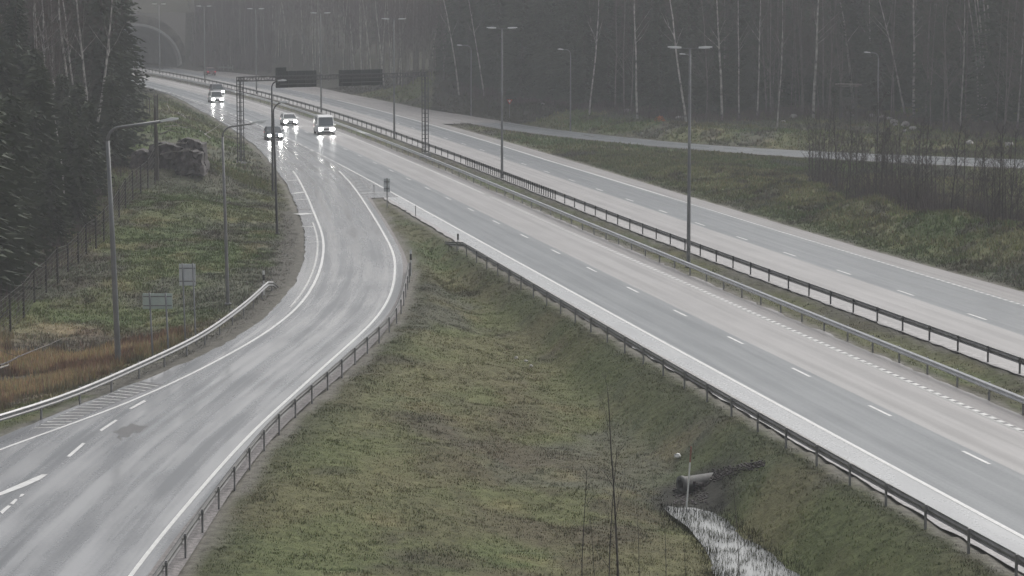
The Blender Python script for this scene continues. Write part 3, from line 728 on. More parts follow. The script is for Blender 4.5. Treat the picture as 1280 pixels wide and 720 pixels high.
# ------------------------------------------------------------------ guardrails
WP = [(0, 0), (.03, -.02), (.075, -.05), (.075, -.09), (.015, -.14), (.015, -.17), (.075, -.22), (.075, -.26), (.03, -.29), (0, -.31), (-.012, -.29), (.055, -.25), (.055, -.23), (-.008, -.175), (-.008, -.135), (.055, -.08), (.055, -.06), (-.012, -.01)]
def rail_profile(P, zt, side):
    T = np.gradient(P, axis=0); T /= np.linalg.norm(T, axis=1)[:, None]; Nn = np.stack([T[:, 1], -T[:, 0]], 1) * side
    secs = []
    for i in range(len(P)):
        secs.append([(P[i, 0] + Nn[i, 0] * a, P[i, 1] + Nn[i, 1] * a, zt[i] + b) for a, b in WP])
    b = MB(); b.loft(secs); return b
def guardrail(name, P, side, m_, label, drops=(False, False), pm=None, spacing=4.0, step=4.0, dense=None, postoff=.07, base_y0=70):
    P = np.asarray(P, float); d = np.concatenate([[0], np.cumsum(np.linalg.norm(np.diff(P, axis=0), axis=1))])
    n = int(d[-1] / step) + 1; s = np.linspace(0, d[-1], n); Q = np.stack([np.interp(s, d, P[:, k]) for k in (0, 1)], 1)
    zt = np.full(n, .75)
    if drops[0]: zt = np.minimum(zt, .05 + .7 * np.clip(s / drops[0], 0, 1))
    if drops[1]: zt = np.minimum(zt, .05 + .7 * np.clip((d[-1] - s) / drops[1], 0, 1))
    root = empty(name, (float(Q[0, 0]), float(Q[0, 1]), 0), label, 'guardrail')
    o = rail_profile(Q - Q[0], zt, side).build('rail', m_, root)
    sp = list(np.arange(spacing / 2, d[-1], spacing))
    if dense: sp = sorted(sp + list(np.arange(dense[0], dense[1], 1.0)))
    T = np.gradient(Q, axis=0); T /= np.linalg.norm(T, axis=1)[:, None]
    posts = []
    for q in sp:
        x = np.interp(q, s, Q[:, 0]); y = np.interp(q, s, Q[:, 1]); tx = np.interp(q, s, T[:, 0]); ty = np.interp(q, s, T[:, 1]); z = np.interp(q, s, zt)
        if z < .4: continue
        x -= ty * side * postoff; y += tx * side * postoff
        posts.append((x, y, math.atan2(ty, tx), z))
    posts.sort(key=lambda p: p[1]); posts = [p for p in posts if p[1] > base_y0] + []
    pb = MB(); pb.box((0, 0, -.30), (.11, .06, 1.5)); pb.box((0, .045 * 0, .34), (.16, .085, .12)); pme = pb.mesh('post', pm or m_)
    for x, y, a, z in posts[:100]:
        c = link('post', pme, root, (x - Q[0, 0], y - Q[0, 1], z - .42)); c.rotation_euler = (0, 0, a)
    if posts[100:]:
        rb = MB()
        for x, y, a, z in posts[100:]: rb.box((x - Q[0, 0], y - Q[0, 1], .2), (.1, .07, 1.0), rz=a)
        tag(rb.build('post', pm or m_, root), kind='stuff')
    return root
pxLR = [(347.5,342.5),(336.7,347.5),(329,356.7),(310,374),(285,393),(252,416),(225,430),(200,441),(150,464),(75,496),(0,517.5),(-120,553)]
pxRR = [(512,324),(511,333),(508,346),(504,360),(501,375),(490,394),(470,411),(445,432),(419,456),(387,482),(352,511),(335,527.5),(312.5,557),(292,581),(270,610),(246,642),(220,682),(195,717),(130,800)]
pxGR = [(553,288),(571,298),(584,305.6),(621,327.5),(665,352.5),(680,360),(730,392.5),(790,426),(865,466),(920,499),(960,520),(1022.5,557.5),(1065,581),(1110,605),(1160,632.5),(1215,660),(1277.5,692),(1450,790)]
gw = W(pxGR, .75); cg = np.polyfit(gw[:, 1], gw[:, 0], 3); Yg = np.arange(gw[:, 1].min(), gw[:, 1].max(), 2.); Gp = np.stack([np.polyval(cg, Yg), Yg], 1)[::-1]
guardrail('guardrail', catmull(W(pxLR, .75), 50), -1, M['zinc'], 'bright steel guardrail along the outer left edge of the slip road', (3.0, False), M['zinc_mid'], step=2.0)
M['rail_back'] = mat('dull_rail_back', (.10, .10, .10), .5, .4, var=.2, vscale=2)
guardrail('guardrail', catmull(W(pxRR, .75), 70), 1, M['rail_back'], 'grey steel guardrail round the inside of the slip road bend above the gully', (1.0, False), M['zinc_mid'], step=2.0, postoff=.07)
guardrail('guardrail', Gp, -1, M['zinc_dark'], 'dark guardrail on the motorway side of the gully', (8.0, False), M['zinc_mid'], postoff=.09)
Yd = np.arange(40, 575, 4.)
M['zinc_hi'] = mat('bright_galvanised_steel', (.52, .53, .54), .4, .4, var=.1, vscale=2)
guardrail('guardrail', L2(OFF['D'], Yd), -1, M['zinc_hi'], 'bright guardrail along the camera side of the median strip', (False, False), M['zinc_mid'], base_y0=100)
guardrail('guardrail', L2(OFF['R'], Yd), 1, M['zinc_dark'], 'dark guardrail along the far side of the median strip', (False, False), M['pole_dark'], base_y0=100, dense=(190., 236.))
# short white barrier at the verge in front of the tunnel hill
b = MB(); p0 = ground_at(262, 85.2); p1 = ground_at(291, 90.3)
root = empty('guardrail', p0, 'short pale barrier on the far verge beyond the red car', 'guardrail')
b = MB(); dx_, dy_ = p1[0] - p0[0], p1[1] - p0[1]; ln = math.hypot(dx_, dy_)
b.box((dx_ / 2, dy_ / 2, .62 + (p1[2] - p0[2]) / 2), (ln, .08, .32), rz=math.atan2(dy_, dx_)); b.build('rail', M['zinc'], root)
for k in range(6):
    q = MB(); q.box((dx_ * k / 5, dy_ * k / 5, .3), (.12, .12, 1.2)); q.build('post', M['zinc_mid'], root)

# ------------------------------------------------------------------ street lamps
def tee_mast(h=14.0):
    root = empty('street_lamp', (0, 0, 0), 'x', 'street lamp')
    b = MB(); b.tube([(0, 0, -.6), (0, 0, .0), (0, 0, 5), (0, 0, h)], [.13, .13, .11, .065], 10); b.box((0, 0, .05), (.4, .4, .12)); b.build('pole', M['pole'], root, True)
    b = MB(); b.tube([(-.72, 0, h + .06), (0, 0, h), (.72, 0, h + .06)], .035, 6); b.build('arm', M['pole'], root)
    for s in (-1, 1):
        b = MB(); b.loft([[(s * (.55), -.14, h + .02), (s * .55, .14, h + .02), (s * .55, .11, h + .13), (s * .55, -.11, h + .13)],
                          [(s * .95, -.17, h + .03), (s * .95, .17, h + .03), (s * .95, .12, h + .17), (s * .95, -.12, h + .17)],
                          [(s * 1.42, -.1, h + .08), (s * 1.42, .1, h + .08), (s * 1.42, .06, h + .15), (s * 1.42, -.06, h + .15)]])
        o = b.build('lamp_head', M['head'], root); q = MB(); q.box((s * .98, 0, h + .015), (.6, .2, .03)); q.build('lamp_glass', M['lamp_glass'], o)
    return root
mt = tee_mast()
meds = [(861.5, 46, 174, 'tall double headed median lamp mast nearest the camera'), (627.5, 30, 252, 'double headed median lamp mast right of the sign gantry, second nearest'), (493, 17, 317, 'double headed median mast just behind the right half of the gantry beam'),
        (402, 9, 382, 'double headed median mast seen beside the left sign panel'), (321.5, 0, 447, 'thin double headed median mast beside the left gantry leg'), (257.3, 0, 500, 'far double headed median mast standing in front of the red car'), (201.5, 0, 553, 'farthest double headed median mast, before the tunnel mouth')]
for i, (px, ty, Y, lab) in enumerate(meds):
    o = mt if i == 0 else copy_tree(mt)
    X = at_depth(px, 200, Y)[0]; o.location = (X, Y, -.2); tag(o, lab, 'street lamp', 'double headed lamps along the median')
    o.rotation_euler = (0, 0, -math.atan(float(refslope(Y))) * .6 * -1)
def arm_lamp(x, y, z, h, arm, label, rise=.55, rad=.09, bend=.8, m_='pole', group='single arm lamps beside the roads', headl=.75, tilt=0.0):
    """curved single-arm lamp; arm > 0 reaches to the right"""
    root = empty('street_lamp', (x, y, z), label, 'street lamp', group)
    s = 1 if arm > 0 else -1; L_ = abs(arm)
    b = MB(); b.tube([(0, 0, -.6), (0, 0, 0), (tilt * h * .5, 0, h * .5), (tilt * h, 0, h - bend)], [rad * 1.25, rad * 1.2, rad, rad * .72], 10); b.box((0, 0, .04), (.36, .36, .14)); b.build('pole', M[m_], root, True)
    pts = [(tilt * h, 0, h - bend)]
    for k in range(1, 8):
        a = k / 7 * PI / 2; pts.append((tilt * h + s * bend * (1 - math.cos(a)), 0, h - bend + bend * math.sin(a)))
    pts.append((tilt * h + s * L_, 0, h + rise * (L_ - bend) / 3))
    b = MB(); b.tube(pts, rad * .6, 8); b.build('arm', M[m_], root, True)
    ex, ez = pts[-1][0], pts[-1][2]; dz = rise * headl / 3
    b = MB(); b.loft([[(ex - s * .1, -.07, ez - .04), (ex - s * .1, .07, ez - .04), (ex - s * .1, .06, ez + .06), (ex - s * .1, -.06, ez + .06)],
                      [(ex + s * headl * .5, -.15, ez - .02 + dz * .5), (ex + s * headl * .5, .15, ez - .02 + dz * .5), (ex + s * headl * .5, .1, ez + .12 + dz * .5), (ex + s * headl * .5, -.1, ez + .12 + dz * .5)],
                      [(ex + s * headl, -.08, ez + dz), (ex + s * headl, .08, ez + dz), (ex + s * headl, .05, ez + .07 + dz), (ex + s * headl, -.05, ez + .07 + dz)]])
    o = b.build('lamp_head', M['head'], root); q = MB(); q.box((ex + s * headl * .5, 0, ez - .03 + dz * .5), (headl * .6, .18, .03)); q.build('lamp_glass', M['lamp_glass'], o)
    return root
def lamp_px(bx, by, ty, hx, label, **k):
    x, y, z = ground_at(bx, by); zt = at_depth(bx, ty, y)[2]; h = zt - z; xe = at_depth(hx, ty, y)[0]
    hl = k.pop('headl', .75)
    return arm_lamp(x, y, z, h, (xe - x) - (hl if xe > x else -hl), label, headl=hl, **k)
lamp_px(148, 456, 159, 232, 'curved arm lamp behind the left guardrail, nearest the camera', rise=.42, rad=.125, bend=.65, tilt=-.030)
lamp_px(285, 381, 158, 338, 'slim curved arm lamp above the end of the left guardrail', rise=.45, bend=.6, m_='zinc_mid', tilt=-.02)
lamp_px(346.5, 293, 128, 364, 'curved arm lamp at the slip road bend, lower of the close pair', rise=.1, rad=.08, bend=.7, headl=.55, tilt=-.02, m_='pole_dark')
lamp_px(341, 240, 101, 358, 'curved arm lamp at the slip road bend, taller of the close pair', rise=.05, rad=.09, bend=.6, headl=.65, m_='pole_dark')
lamp_px(589, 146, 57, 571, 'single arm lamp at the start of the joining road', rise=.1, bend=.6, rad=.085, headl=.6)
lamp_px(713, 165, 62, 697, 'single arm lamp beside the joining road, in front of the spruces', rise=.1, bend=.6, rad=.085, headl=.6)
lamp_px(862.5, 178, 68, 849, 'single arm lamp on the joining road hidden behind the near median mast', rise=.1, bend=.5, rad=.085, headl=.6)
lamp_px(1096.5, 176, 66, 1080, 'single arm lamp on the joining road behind the bare saplings', rise=.1, bend=.6, rad=.085, headl=.6)

# ------------------------------------------------------------------ sign gantry
gl_ = ground_at(303.5, 204); X0, Y0 = at_depth(300.5, 150, gl_[1])[0], gl_[1]
Y1 = 286.0; X1 = at_depth(531.5, 150, Y1)[0]
zt = at_depth(300, 96.5, Y0)[2]; zb = at_depth(300, 101.5, Y0)[2]
root = empty('sign_gantry', (X0, Y0, gl_[2]), 'dark lattice sign gantry spanning the near carriageway', 'sign gantry')
ga = math.atan2(Y1 - Y0, X1 - X0); GL = math.hypot(X1 - X0, Y1 - Y0); root.rotation_euler = (0, 0, ga); z0 = gl_[2]
for k, xx in enumerate((0, GL)):
    b = MB(); w = .23
    for sx in (-1, 1):
        for sy in (-1, 1): b.box((xx + sx * w, sy * w, (zt - z0) / 2 - .3), (.07, .07, zt - z0 + .6))
    for q in range(19):
        zz = .3 + q * (zt - z0 - .6) / 18
        b.box((xx, -w, zz), (.46, .05, .05)); b.box((xx, w, zz), (.46, .05, .05)); b.box((xx - w, 0, zz), (.05, .46, .05)); b.box((xx + w, 0, zz), (.05, .46, .05))
    b.build('leg', M['gantry'], root)
    b = MB(); b.box((xx, 0, -.1), (.9, .8, .45)); b.build('footing', M['concrete'], root)
b = MB()
for sy in (-1, 1):
    for z in (zt, zb): b.box((GL / 2, sy * .25, z - z0), (GL + .5, .08, .09))
    n = 34
    for q in range(n + 1):
        x = q * GL / n; b.box((x, sy * .25, (zt + zb) / 2 - z0), (.05, .05, zt - zb))
        if q < n: b.tube([(x, sy * .25, (zb if q % 2 else zt) - z0), (x + GL / n, sy * .25, (zt if q % 2 else zb) - z0)], .022, 4)
for z in (zt, zb):
    for q in range(0, 35, 2): b.box((q * GL / 34, 0, z - z0), (.05, .5, .05))
b.build('beam', M['gantry'], root)
def gpx(px): return (at_depth(px, 100, (Y0 + Y1) / 2)[0] - X0) / math.cos(ga)
def gz(py): return at_depth(400, py, (Y0 + Y1) / 2)[2] - z0
for (a, c, t_, u_) in ((352, 399, 87.5, 108), (426, 478.5, 88, 108)):
    o = MB(); o.box(((gpx(a) + gpx(c)) / 2, .36, (gz(t_) + gz(u_)) / 2), (gpx(c) - gpx(a), .06, gz(t_) - gz(u_)))
    if a == 352: o.box(((gpx(352) + gpx(364)) / 2, .36, (gz(83) + gz(87.5)) / 2), (gpx(364) - gpx(352), .06, gz(83) - gz(87.5)))
    po = o.build('sign_panel', M['panel_back'], root)
    r = MB()
    for q in range(5): r.box((gpx(a) + .4 + q * (gpx(c) - gpx(a) - .8) / 4, .29, (gz(t_) + gz(u_)) / 2), (.07, .07, gz(t_) - gz(u_)))
    r.box(((gpx(a) + gpx(c)) / 2, .05, gz(103.6)), (gpx(c) - gpx(a), .7, .06)); r.build('bracket', M['gantry'], po)

# ------------------------------------------------------------------ signs seen from behind
def board_sign(label, x0, x1, t_, u_, posts, m_, w=.05, pm='pole'):
    """posts: (px at the foot, py at the foot, px at the top)"""
    g0 = ground_at(posts[0][0], posts[0][1]); Y = g0[1]
    root = empty('road_sign', g0, label, 'road sign')
    a, c = at_depth(x0, t_, Y), at_depth(x1, u_, Y)
    b = MB(); b.box(((a[0] + c[0]) / 2 - g0[0], .05, (a[2] + c[2]) / 2 - g0[2]), (c[0] - a[0], .03, a[2] - c[2])); pn = b.build('sign_panel', M[m_], root)
    r = MB()
    for f_ in (.2, .8): r.box(((a[0] + c[0]) / 2 - g0[0], .025, c[2] + (a[2] - c[2]) * f_ - g0[2]), ((c[0] - a[0]) * .96, .02, .05))
    r.build('bracket', M['zinc_mid'], pn)
    for px, py, tx in posts:
        p = at_depth(tx, t_ - 1, Y); x = p[0] - g0[0]; f_ = at_depth(px, py, Y); fx = f_[0] - g0[0]; b = MB()
        b.tube([(fx, -.03, -1.2), (fx, -.03, 0), (x, -.03, p[2] - g0[2])], w, 8); b.build('post', M[pm], root, True)
    return root
board_sign('wide low two post sign board seen from behind, beside the left lamp', 178, 215.5, 367, 386, [(191, 446, 187), (211, 455, 207)], 'panel_green', .045)
board_sign('tall narrow two post sign board seen from behind above the left guardrail', 223.5, 244.5, 330, 357, [(232, 432, 228), (245, 436, 241)], 'panel_grey', .04)
g = ground_at(484, 259); root = empty('road_sign', g, 'small double sign on one post at the tip of the gore', 'road sign')
sc = g[1] / F
b = MB(); b.tube([(0, 0, -.5), (0, 0, 36.5 * sc)], .045, 8); b.build('post', M['pole'], root)
for k in (0, 1):
    b = MB(); b.box((-.02, .05, (36 - 8.6 * k - 4.1) * sc), (8 * sc, .03, 8.2 * sc)); pn = b.build('sign_panel', M['panel_grey'], root)
    r = MB(); r.box((-.02, .025, (36 - 8.6 * k - 4.1) * sc), (7.4 * sc, .02, .05)); r.box((.02, -.01, (36 - 8.6 * k - 4.1) * sc), (.2, .04, .12)); r.build('bracket', M['zinc_mid'], pn)
# yield sign on the far slope
g = ground_at(637, 147); root = empty('yield_sign', g, 'red and white downward triangle sign on the slope beyond the joining road', 'road sign')
sc = g[1] / F; b = MB(); b.tube([(0, 0, -.3), (0, 0, 24 * sc)], .04, 8); b.build('post', M['pole'], root)
def tri(r, y, z): return [(r * math.cos(a), y, z + r * math.sin(a)) for a in (PI / 6, 5 * PI / 6, -PI / 2)]
b = MB(); zc = 20.5 * sc; b.loft([tri(.44, -.06, zc), tri(.44, -.03, zc)]); pn = b.build('sign_panel', M['red'], root)
b = MB(); b.loft([tri(.22, -.075, zc), tri(.22, -.063, zc)]); b.build('sign_face', M['white'], pn)
# orange leafed bush / tarpaulin spot at the forest edge
def blob(r, n=90, mcol='orange', name='leaf_clump', parent=None, flat_=.6):
    b = MB()
    for _ in range(n):
        th, ph = rnd.uniform(0, 2 * PI), rnd.uniform(0, PI / 2); q = r * rnd.uniform(.5, 1)
        c = np.array([q * math.cos(th) * math.cos(ph), q * math.sin(th) * math.cos(ph), q * math.sin(ph) * flat_]); u = np.array([rnd.gauss(0, 1) for _ in range(3)]); v = np.array([rnd.gauss(0, 1) for _ in range(3)])
        u *= .12 / np.linalg.norm(u) * r; v *= .12 / np.linalg.norm(v) * r
        b.add([tuple(c - u), tuple(c + v), tuple(c + u), tuple(c - v)], [(0, 1, 2, 3)])
    return b.build(name, M[mcol], parent)
g = ground_at(825, 152); o = blob(.75, 150, name='orange_bush', flat_=.95); o.location = g; tag(o, 'small bright orange leafed bush at the forest edge', 'bush')

# delineator posts
def delineator(px, base, top, label, style):
    g = ground_at(px, base); h = (base - top) * g[1] / F
    root = empty('delineator_post', g, label, 'marker post', 'roadside marker posts')
    b = MB(); b.box((0, 0, h * .3 - .1), (.10, .05, h * .6 + .2)); b.build('post', M['white' if style else 'zinc_mid'], root)
    b = MB(); b.box((0, 0, h * .72), (.12, .06, h * .24)); b.build('band', M['black'], root)
    b = MB(); b.loft([[(-.07, -.03, h * .84), (.07, -.03, h * .84), (.07, .03, h * .84), (-.07, .03, h * .84)], [(-.06, -.025, h), (.06, -.025, h), (.06, .025, h), (-.06, .025, h)]]); b.build('cap', M['white' if style != 2 else 'black'], root)
delineator(513.5, 344, 312, 'white post with black band at the start of the slip road inner guardrail', 1)
delineator(572.5, 311, 292, 'dark marker post at the start of the gully side motorway guardrail', 2)
delineator(329.8, 369, 338, 'white post with black band at the end of the left guardrail', 1)
for px, by, ty, lab in ((467.5, 243, 232, 'thin metal picket at the gore left of the double sign'), (519.5, 272, 258, 'thin metal picket in the pale shoulder right of the double sign')):
    g = ground_at(px, by); h = (by - ty) * g[1] / F; b = MB(); b.tube([(0, 0, -.2), (0, 0, h)], .03, 6); b.tube([(0, 0, h), (0, 0, h + .06)], .045, 6); o = b.build('picket', M['zinc_mid']); o.location = g; tag(o, lab, 'marker post')

# culvert, marker stake, litter
g = ground_at(866, 612); cx, cy = at_depth(866, 600, g[1])[:2]
M['pipe'] = mat('grey_pipe', (.12, .12, .118), .7, var=.3, vscale=3)
root = empty('culvert_pipe', (g[0] - .1, g[1], g[2]), 'grey concrete culvert pipe sticking out of the bank above the pond', 'pipe')
d = np.array([math.cos(.45), math.sin(.45), .05]); R_ = .31; zc = .24
b = MB(); n = 20
u = np.cross((0, 0, 1), d); u /= np.linalg.norm(u); w = np.cross(d, u)
def ring(t, r): return [tuple(np.array((0, 0, zc)) + d * t + r * (math.cos(2 * PI * k / n) * u + math.sin(2 * PI * k / n) * w)) for k in range(n)]
b.loft([ring(-.45, R_ - .08), ring(1.1, R_ - .08), ring(1.1, R_), ring(-.3, R_), ring(-.3, R_ + .05), ring(-.45, R_ + .05), ring(-.45, R_ - .08)], cap=False)
b.build('pipe', M['pipe'], root, True)
rk = random.Random(3)
for k in range(40):
    t = rk.uniform(.0, 1.3); ss = rk.uniform(-.75, -.25); s_ = rk.uniform(.06, .16); q = d[:2] * t + np.array([-d[1], d[0]]) * ss
    b = MB(); b.box((q[0], q[1], rk.uniform(.0, .35) + .1 * t), (s_, s_ * rk.uniform(.7, 1.3), s_ * .7), rz=rk.uniform(0, 3), rx=rk.uniform(-.5, .5)); b.build('rubble_stone', M['rock'], root)
gA = ground_at(858, 637); gH = at_depth(864, 558, gA[1])
root = empty('marker_stake', gA, 'tall thin stake with flaking red and white paint beside the culvert', 'stake')
dx_, dz_ = gH[0] - gA[0], gH[2] - gA[2]
for k in range(8):
    a, c = k / 8, (k + 1) / 8; b = MB(); b.tube([(dx_ * a, 0, dz_ * a), (dx_ * c, 0, dz_ * c)], .032, 6); b.build('stake_section', M['white'] if k not in (6, 7) else mat('faded_red', (.28, .12, .09), .7), root)
vs_b = MB()
for k in range(420):
    t = rk.random(); px = 886 + 70 * t; py = 598 - 19 * t ** .8 + rk.gauss(0, 3.2 * (1 - .4 * t)); q = ground_at(px, py); s_ = rk.uniform(.04, .10)
    vs_b.box((q[0], q[1], q[2] + s_ * .25), (s_, s_ * rk.uniform(.7, 1.3), s_ * .7), rz=rk.uniform(0, 3), rx=rk.uniform(-.5, .5))
for k in range(260):
    q = ground_at(842 + 44 * rk.random(), 611 + 20 * rk.random()); s_ = rk.uniform(.03, .09)
    vs_b.box((q[0], q[1], q[2] + s_ * .2), (s_, s_ * rk.uniform(.7, 1.3), s_ * .7), rz=rk.uniform(0, 3))
tag(vs_b.build('rubble', M['rock']), 'dark broken stones lining the channel at the culvert', 'rubble', kind='stuff')
def stone(name, loc, s, m_, label, cat, group=None, sq=.7, sub=2, parent=None):
    import bmesh
    bm = bmesh.new(); bmesh.ops.create_icosphere(bm, subdivisions=sub, radius=s)
    rs = rnd.randint(0, 999)
    for v in bm.verts:
        c = v.co; f_ = 1 + .35 * (float(vnoise(np.array([c.x / s * 1.3 + rs]), np.array([c.y / s * 1.3 + c.z / s * 1.9]), 5)[0]) - .5) * 2
        v.co = c * f_; v.co.z *= sq
    me = bpy.data.meshes.new(name); bm.to_mesh(me); bm.free(); me.materials.append(M[m_])
    o = link(name, me, parent, loc); return tag(o, label, cat, group)
g = ground_at(847, 573); stone('plastic_bag', (g[0], g[1], g[2] + .1), .14, 'white', 'crumpled white plastic litter on the gully slope above the culvert', 'litter')
for k, (px, py, s_) in enumerate([(992,147,.45),(979,153,.3),(1061,143,.4),(1066,147,.35),(1090,146,.35),(1103,149,.5),(1112,150,.45),(1117,154,.5),(1119,157,.3),(1131,158,.55),(1141,162,.45),(1131,165,.35),(784,140,.4),(678,131,.3),(849,149,.5),(1212,181,.5),(1262,183,.5)]):
    g = ground_at(px, py); stone('boulder', (g[0], g[1], g[2] + s_ * .3), s_, 'rock_pale', 'pale boulder lying in the brush at the edge of the right hand forest', 'boulder', 'pale boulders at the forest edge')
for k, (px, py, s_) in enumerate([(645, 448, .12), (658, 452, .1), (664, 458, .09)]):
    g = ground_at(px, py); stone('small_stone', (g[0], g[1], g[2] + .03), s_, 'rock_pale', 'little pale stone in the bottom of the gully', 'stone', 'small pale stones in the gully')
# straw heaps at the forest edge
# rock outcrop on the bank
import bmesh
ob = ground_at(226, 212)
def crag(cx, cy, wid, dep, hgt, seed, name, parent):
    b = MB(); r_ = random.Random(seed); NX, NZ = 12, 9; vs = []
    for side in (0, 1):
        for j in range(NZ + 1):
            for i in range(NX + 1):
                u_ = i / NX; v_ = j / NZ
                lx = (u_ - .5) * wid * (1 - .22 * v_); ly = (-dep / 2 if side == 0 else dep / 2) + (v_ * .9 if side == 0 else 0)
                k = float(fbm(np.array([i * .9 + seed]), np.array([j * .8 + side * 9]), seed)[0]) - .5
                q = math.floor(k * 6) / 6
                vs.append((cx + lx + k * .4, cy + ly + q * 1.3, v_ * hgt * (1 - .28 * abs(u_ - .35) ) + k * .3 - .4))
    n = (NX + 1) * (NZ + 1); fs = []
    for s in (0, 1):
        for j in range(NZ):
            for i in range(NX):
                a = s * n + j * (NX + 1) + i; f_ = (a, a + 1, a + NX + 2, a + NX + 1); fs.append(f_ if s == 0 else f_[::-1])
    for i in range(NX): a = NZ * (NX + 1) + i; fs.append((a, a + 1, n + a + 1, n + a))
    for j in range(NZ):
        a = j * (NX + 1); fs.append((a, a + NX + 1, n + a + NX + 1, n + a)); a += NX; fs.append((a, n + a, n + a + NX + 1, a + NX + 1))
    b.add(vs, fs); return b.build(name, M['rock'], parent)
root = empty('rock_outcrop', ob, 'dark split rock outcrop on the crest of the left bank', 'rock')
crag(-1.2, 1.0, 3.6, 3, 2.7, 5, 'rock_slab', root); crag(.9, -.6, 2.5, 2.4, 2.2, 8, 'rock_slab', root); crag(.7, 2.0, 2.8, 3, 3.0, 12, 'rock_slab', root); crag(-3.2, 1.6, 2.6, 3, 2.0, 15, 'rock_slab', root)
# dead branches on the rock and fallen logs beside it
def limb(pts, r0, r1, m_, label, cat='branch', name='fallen_branch', group=None, twigs=3):
    P = [np.array(p) for p in pts]; b = MB(); n = len(P); b.tube(P, [r0 + (r1 - r0) * i / (n - 1) for i in range(n)], 7)
    L_ = np.linalg.norm(P[-1] - P[0])
    for k in range(twigs):
        i = rnd.randint(1, n - 1); dd = np.array([rnd.uniform(-1, 1), rnd.uniform(-.6, .6), rnd.uniform(.05, .5)]) * L_ * .22
        b.tube([P[i], P[i] + dd * .5, P[i] + dd + np.array([0, 0, .08])], [r1 * .8, r1 * .5, r1 * .3], 5)
    o = b.build(name, M[m_]); return tag(o, label, cat, group)
def gp(px, py, dz=.08):
    g = ground_at(px, py); return (g[0], g[1], g[2] + dz)
limb([gp(0, 468, .45), gp(11, 465, .5), gp(24, 458, .5), gp(40, 450, .45), gp(62, 440, .4), gp(80, 434, .5)], .06, .015, 'bark_grey', 'bleached fallen trunk with twigs in the ditch at the left edge', twigs=8)
limb([gp(-14, 473, .4), gp(0, 470, .4), gp(11, 466.5, .4)], .06, .05, 'branch_pale', 'short pale log end by the left picture edge', twigs=1)
limb([gp(222, 142), gp(228, 145), gp(233, 149)], .09, .05, 'branch_pale', 'upper pale log on the grass right behind the rock outcrop', twigs=1)
limb([gp(250, 165), gp(256, 169), gp(262, 173), gp(264, 174)], .12, .08, 'branch_pale', 'lower pale log on the grass right of the rock outcrop', twigs=1)
limb([gp(212, 138), gp(209, 132), gp(207, 130)], .06, .03, 'branch_pale', 'small pale branch on the crest grass near the fence posts', twigs=1)
for k, pp in enumerate([[(200,168),(212,163),(226,166)], [(196,182),(212,178),(232,179)], [(200,193),(215,189),(228,190)], [(206,158),(220,157),(234,160)], [(226,189),(236,187),(246,192)]]):
    pts = [(at_depth(a, b_, ob[1] - 1.2 - .15 * k)) for a, b_ in pp]
    limb(pts, .05, .02, 'branch_pale' if k % 2 else 'bark_grey', ['dead grey branch draped over the top of the rock outcrop','pale dead branch across the middle of the rock outcrop','dead branch low on the left face of the rock outcrop','uppermost pale dead branch behind the lamp head','pale branch on the lower right block of the outcrop'][k], twigs=6)

# hunting stand
g = ground_at(1060, 152); root = empty('hunting_stand', g, 'weathered wooden hunting stand with flat roof at the forest edge', 'hunting stand')
sc = g[1] / F; W2 = 12 * sc; Hh = 46 * sc
for sx in (-1, 1):
    for sy in (-1, 1):
        b = MB(); b.box((sx * W2 * .8, sy * W2 * .6, Hh / 2 - .2), (.12, .12, Hh)); b.build('leg', M['plank'], root)
b = MB(); b.box((0, 0, Hh + .02), (W2 * 2.6, W2 * 1.9, .16), ry=.02); b.box((0, 0, Hh - .22), (W2 * 1.9, W2 * 1.3, .1)); b.build('roof', M['bark_grey'], root)
b = MB(); b.box((0, 0, Hh * .45), (W2 * 1.7, W2 * 1.3, .1))
for k in range(9): b.box((-W2 * .8 + k * W2 * .2, -W2 * .62, Hh * .55), (W2 * .17, .04, Hh * .22))
b.build('cabin_wall', M['plank'], root)
b = MB(); b.box((0, 0, Hh * .35), (.06, .06, Hh * .8), rx=.35); b.box((.35, 0, Hh * .35), (.06, .06, Hh * .8), rx=.35)
for k in range(7): b.box((.17, -.9 + k * .28 + .0, Hh * .05 + k * Hh * .1), (.4, .05, .05))
b.build('ladder', M['plank'], root)

# ------------------------------------------------------------------ wildlife fence
def fence(label, posts, htop=None):
    root = empty('wildlife_fence', ground_at(*posts[0][:2]), label, 'fence'); o0 = np.array(root.location); tops = []
    for px, py, hp in posts:
        g = np.array(ground_at(px, py)); h = hp * g[1] / F; b = MB(); q = g - o0
        b.tube([(q[0], q[1], q[2] - .4), (q[0], q[1], q[2] + h)], .058, 7); b.build('post', M['wood_post'], root); tops.append((q, h))
    b = MB()
    for a in range(len(tops) - 1):
        (q0, h0), (q1, h1) = tops[a], tops[a + 1]
        for k in range(8):
            t_ = .08 + k * .125; b.tube([q0 + (0, 0, h0 * t_), q1 + (0, 0, h1 * t_)], .011 if k < 7 else .02, 3)
        m = int(np.linalg.norm(q1 - q0) / .5)
        for k in range(1, m):
            p = q0 + (q1 - q0) * k / m; b.tube([p, p + (0, 0, (h0 + (h1 - h0) * k / m) * .95)], .006, 3)
    b.build('wire_mesh', M['wire'], root)
    return root
FP = [(-45,468,56),(-16,440,53),(13,415,51),(30,398,47),(43,378,43),(58,366,42),(72,355,47),(85,340,36),(98,330,38),(108,318,40),(120,311,40),(130,303,42),(139,291,40),(149,272,36),(157,260,37),(166,250,37),(176,242,36),(185,236,37),(194,230,48)]
fence('long wildlife fence with dark wooden posts along the left forest edge', FP)
fence('fence posts in a short row on the crest above the rock outcrop', [(197.5,152,34),(193,147,29),(187,146,24),(184,145,24),(179,144,24),(174,136,28),(169,132,30)])
b = MB(); g = ground_at(13, 415)
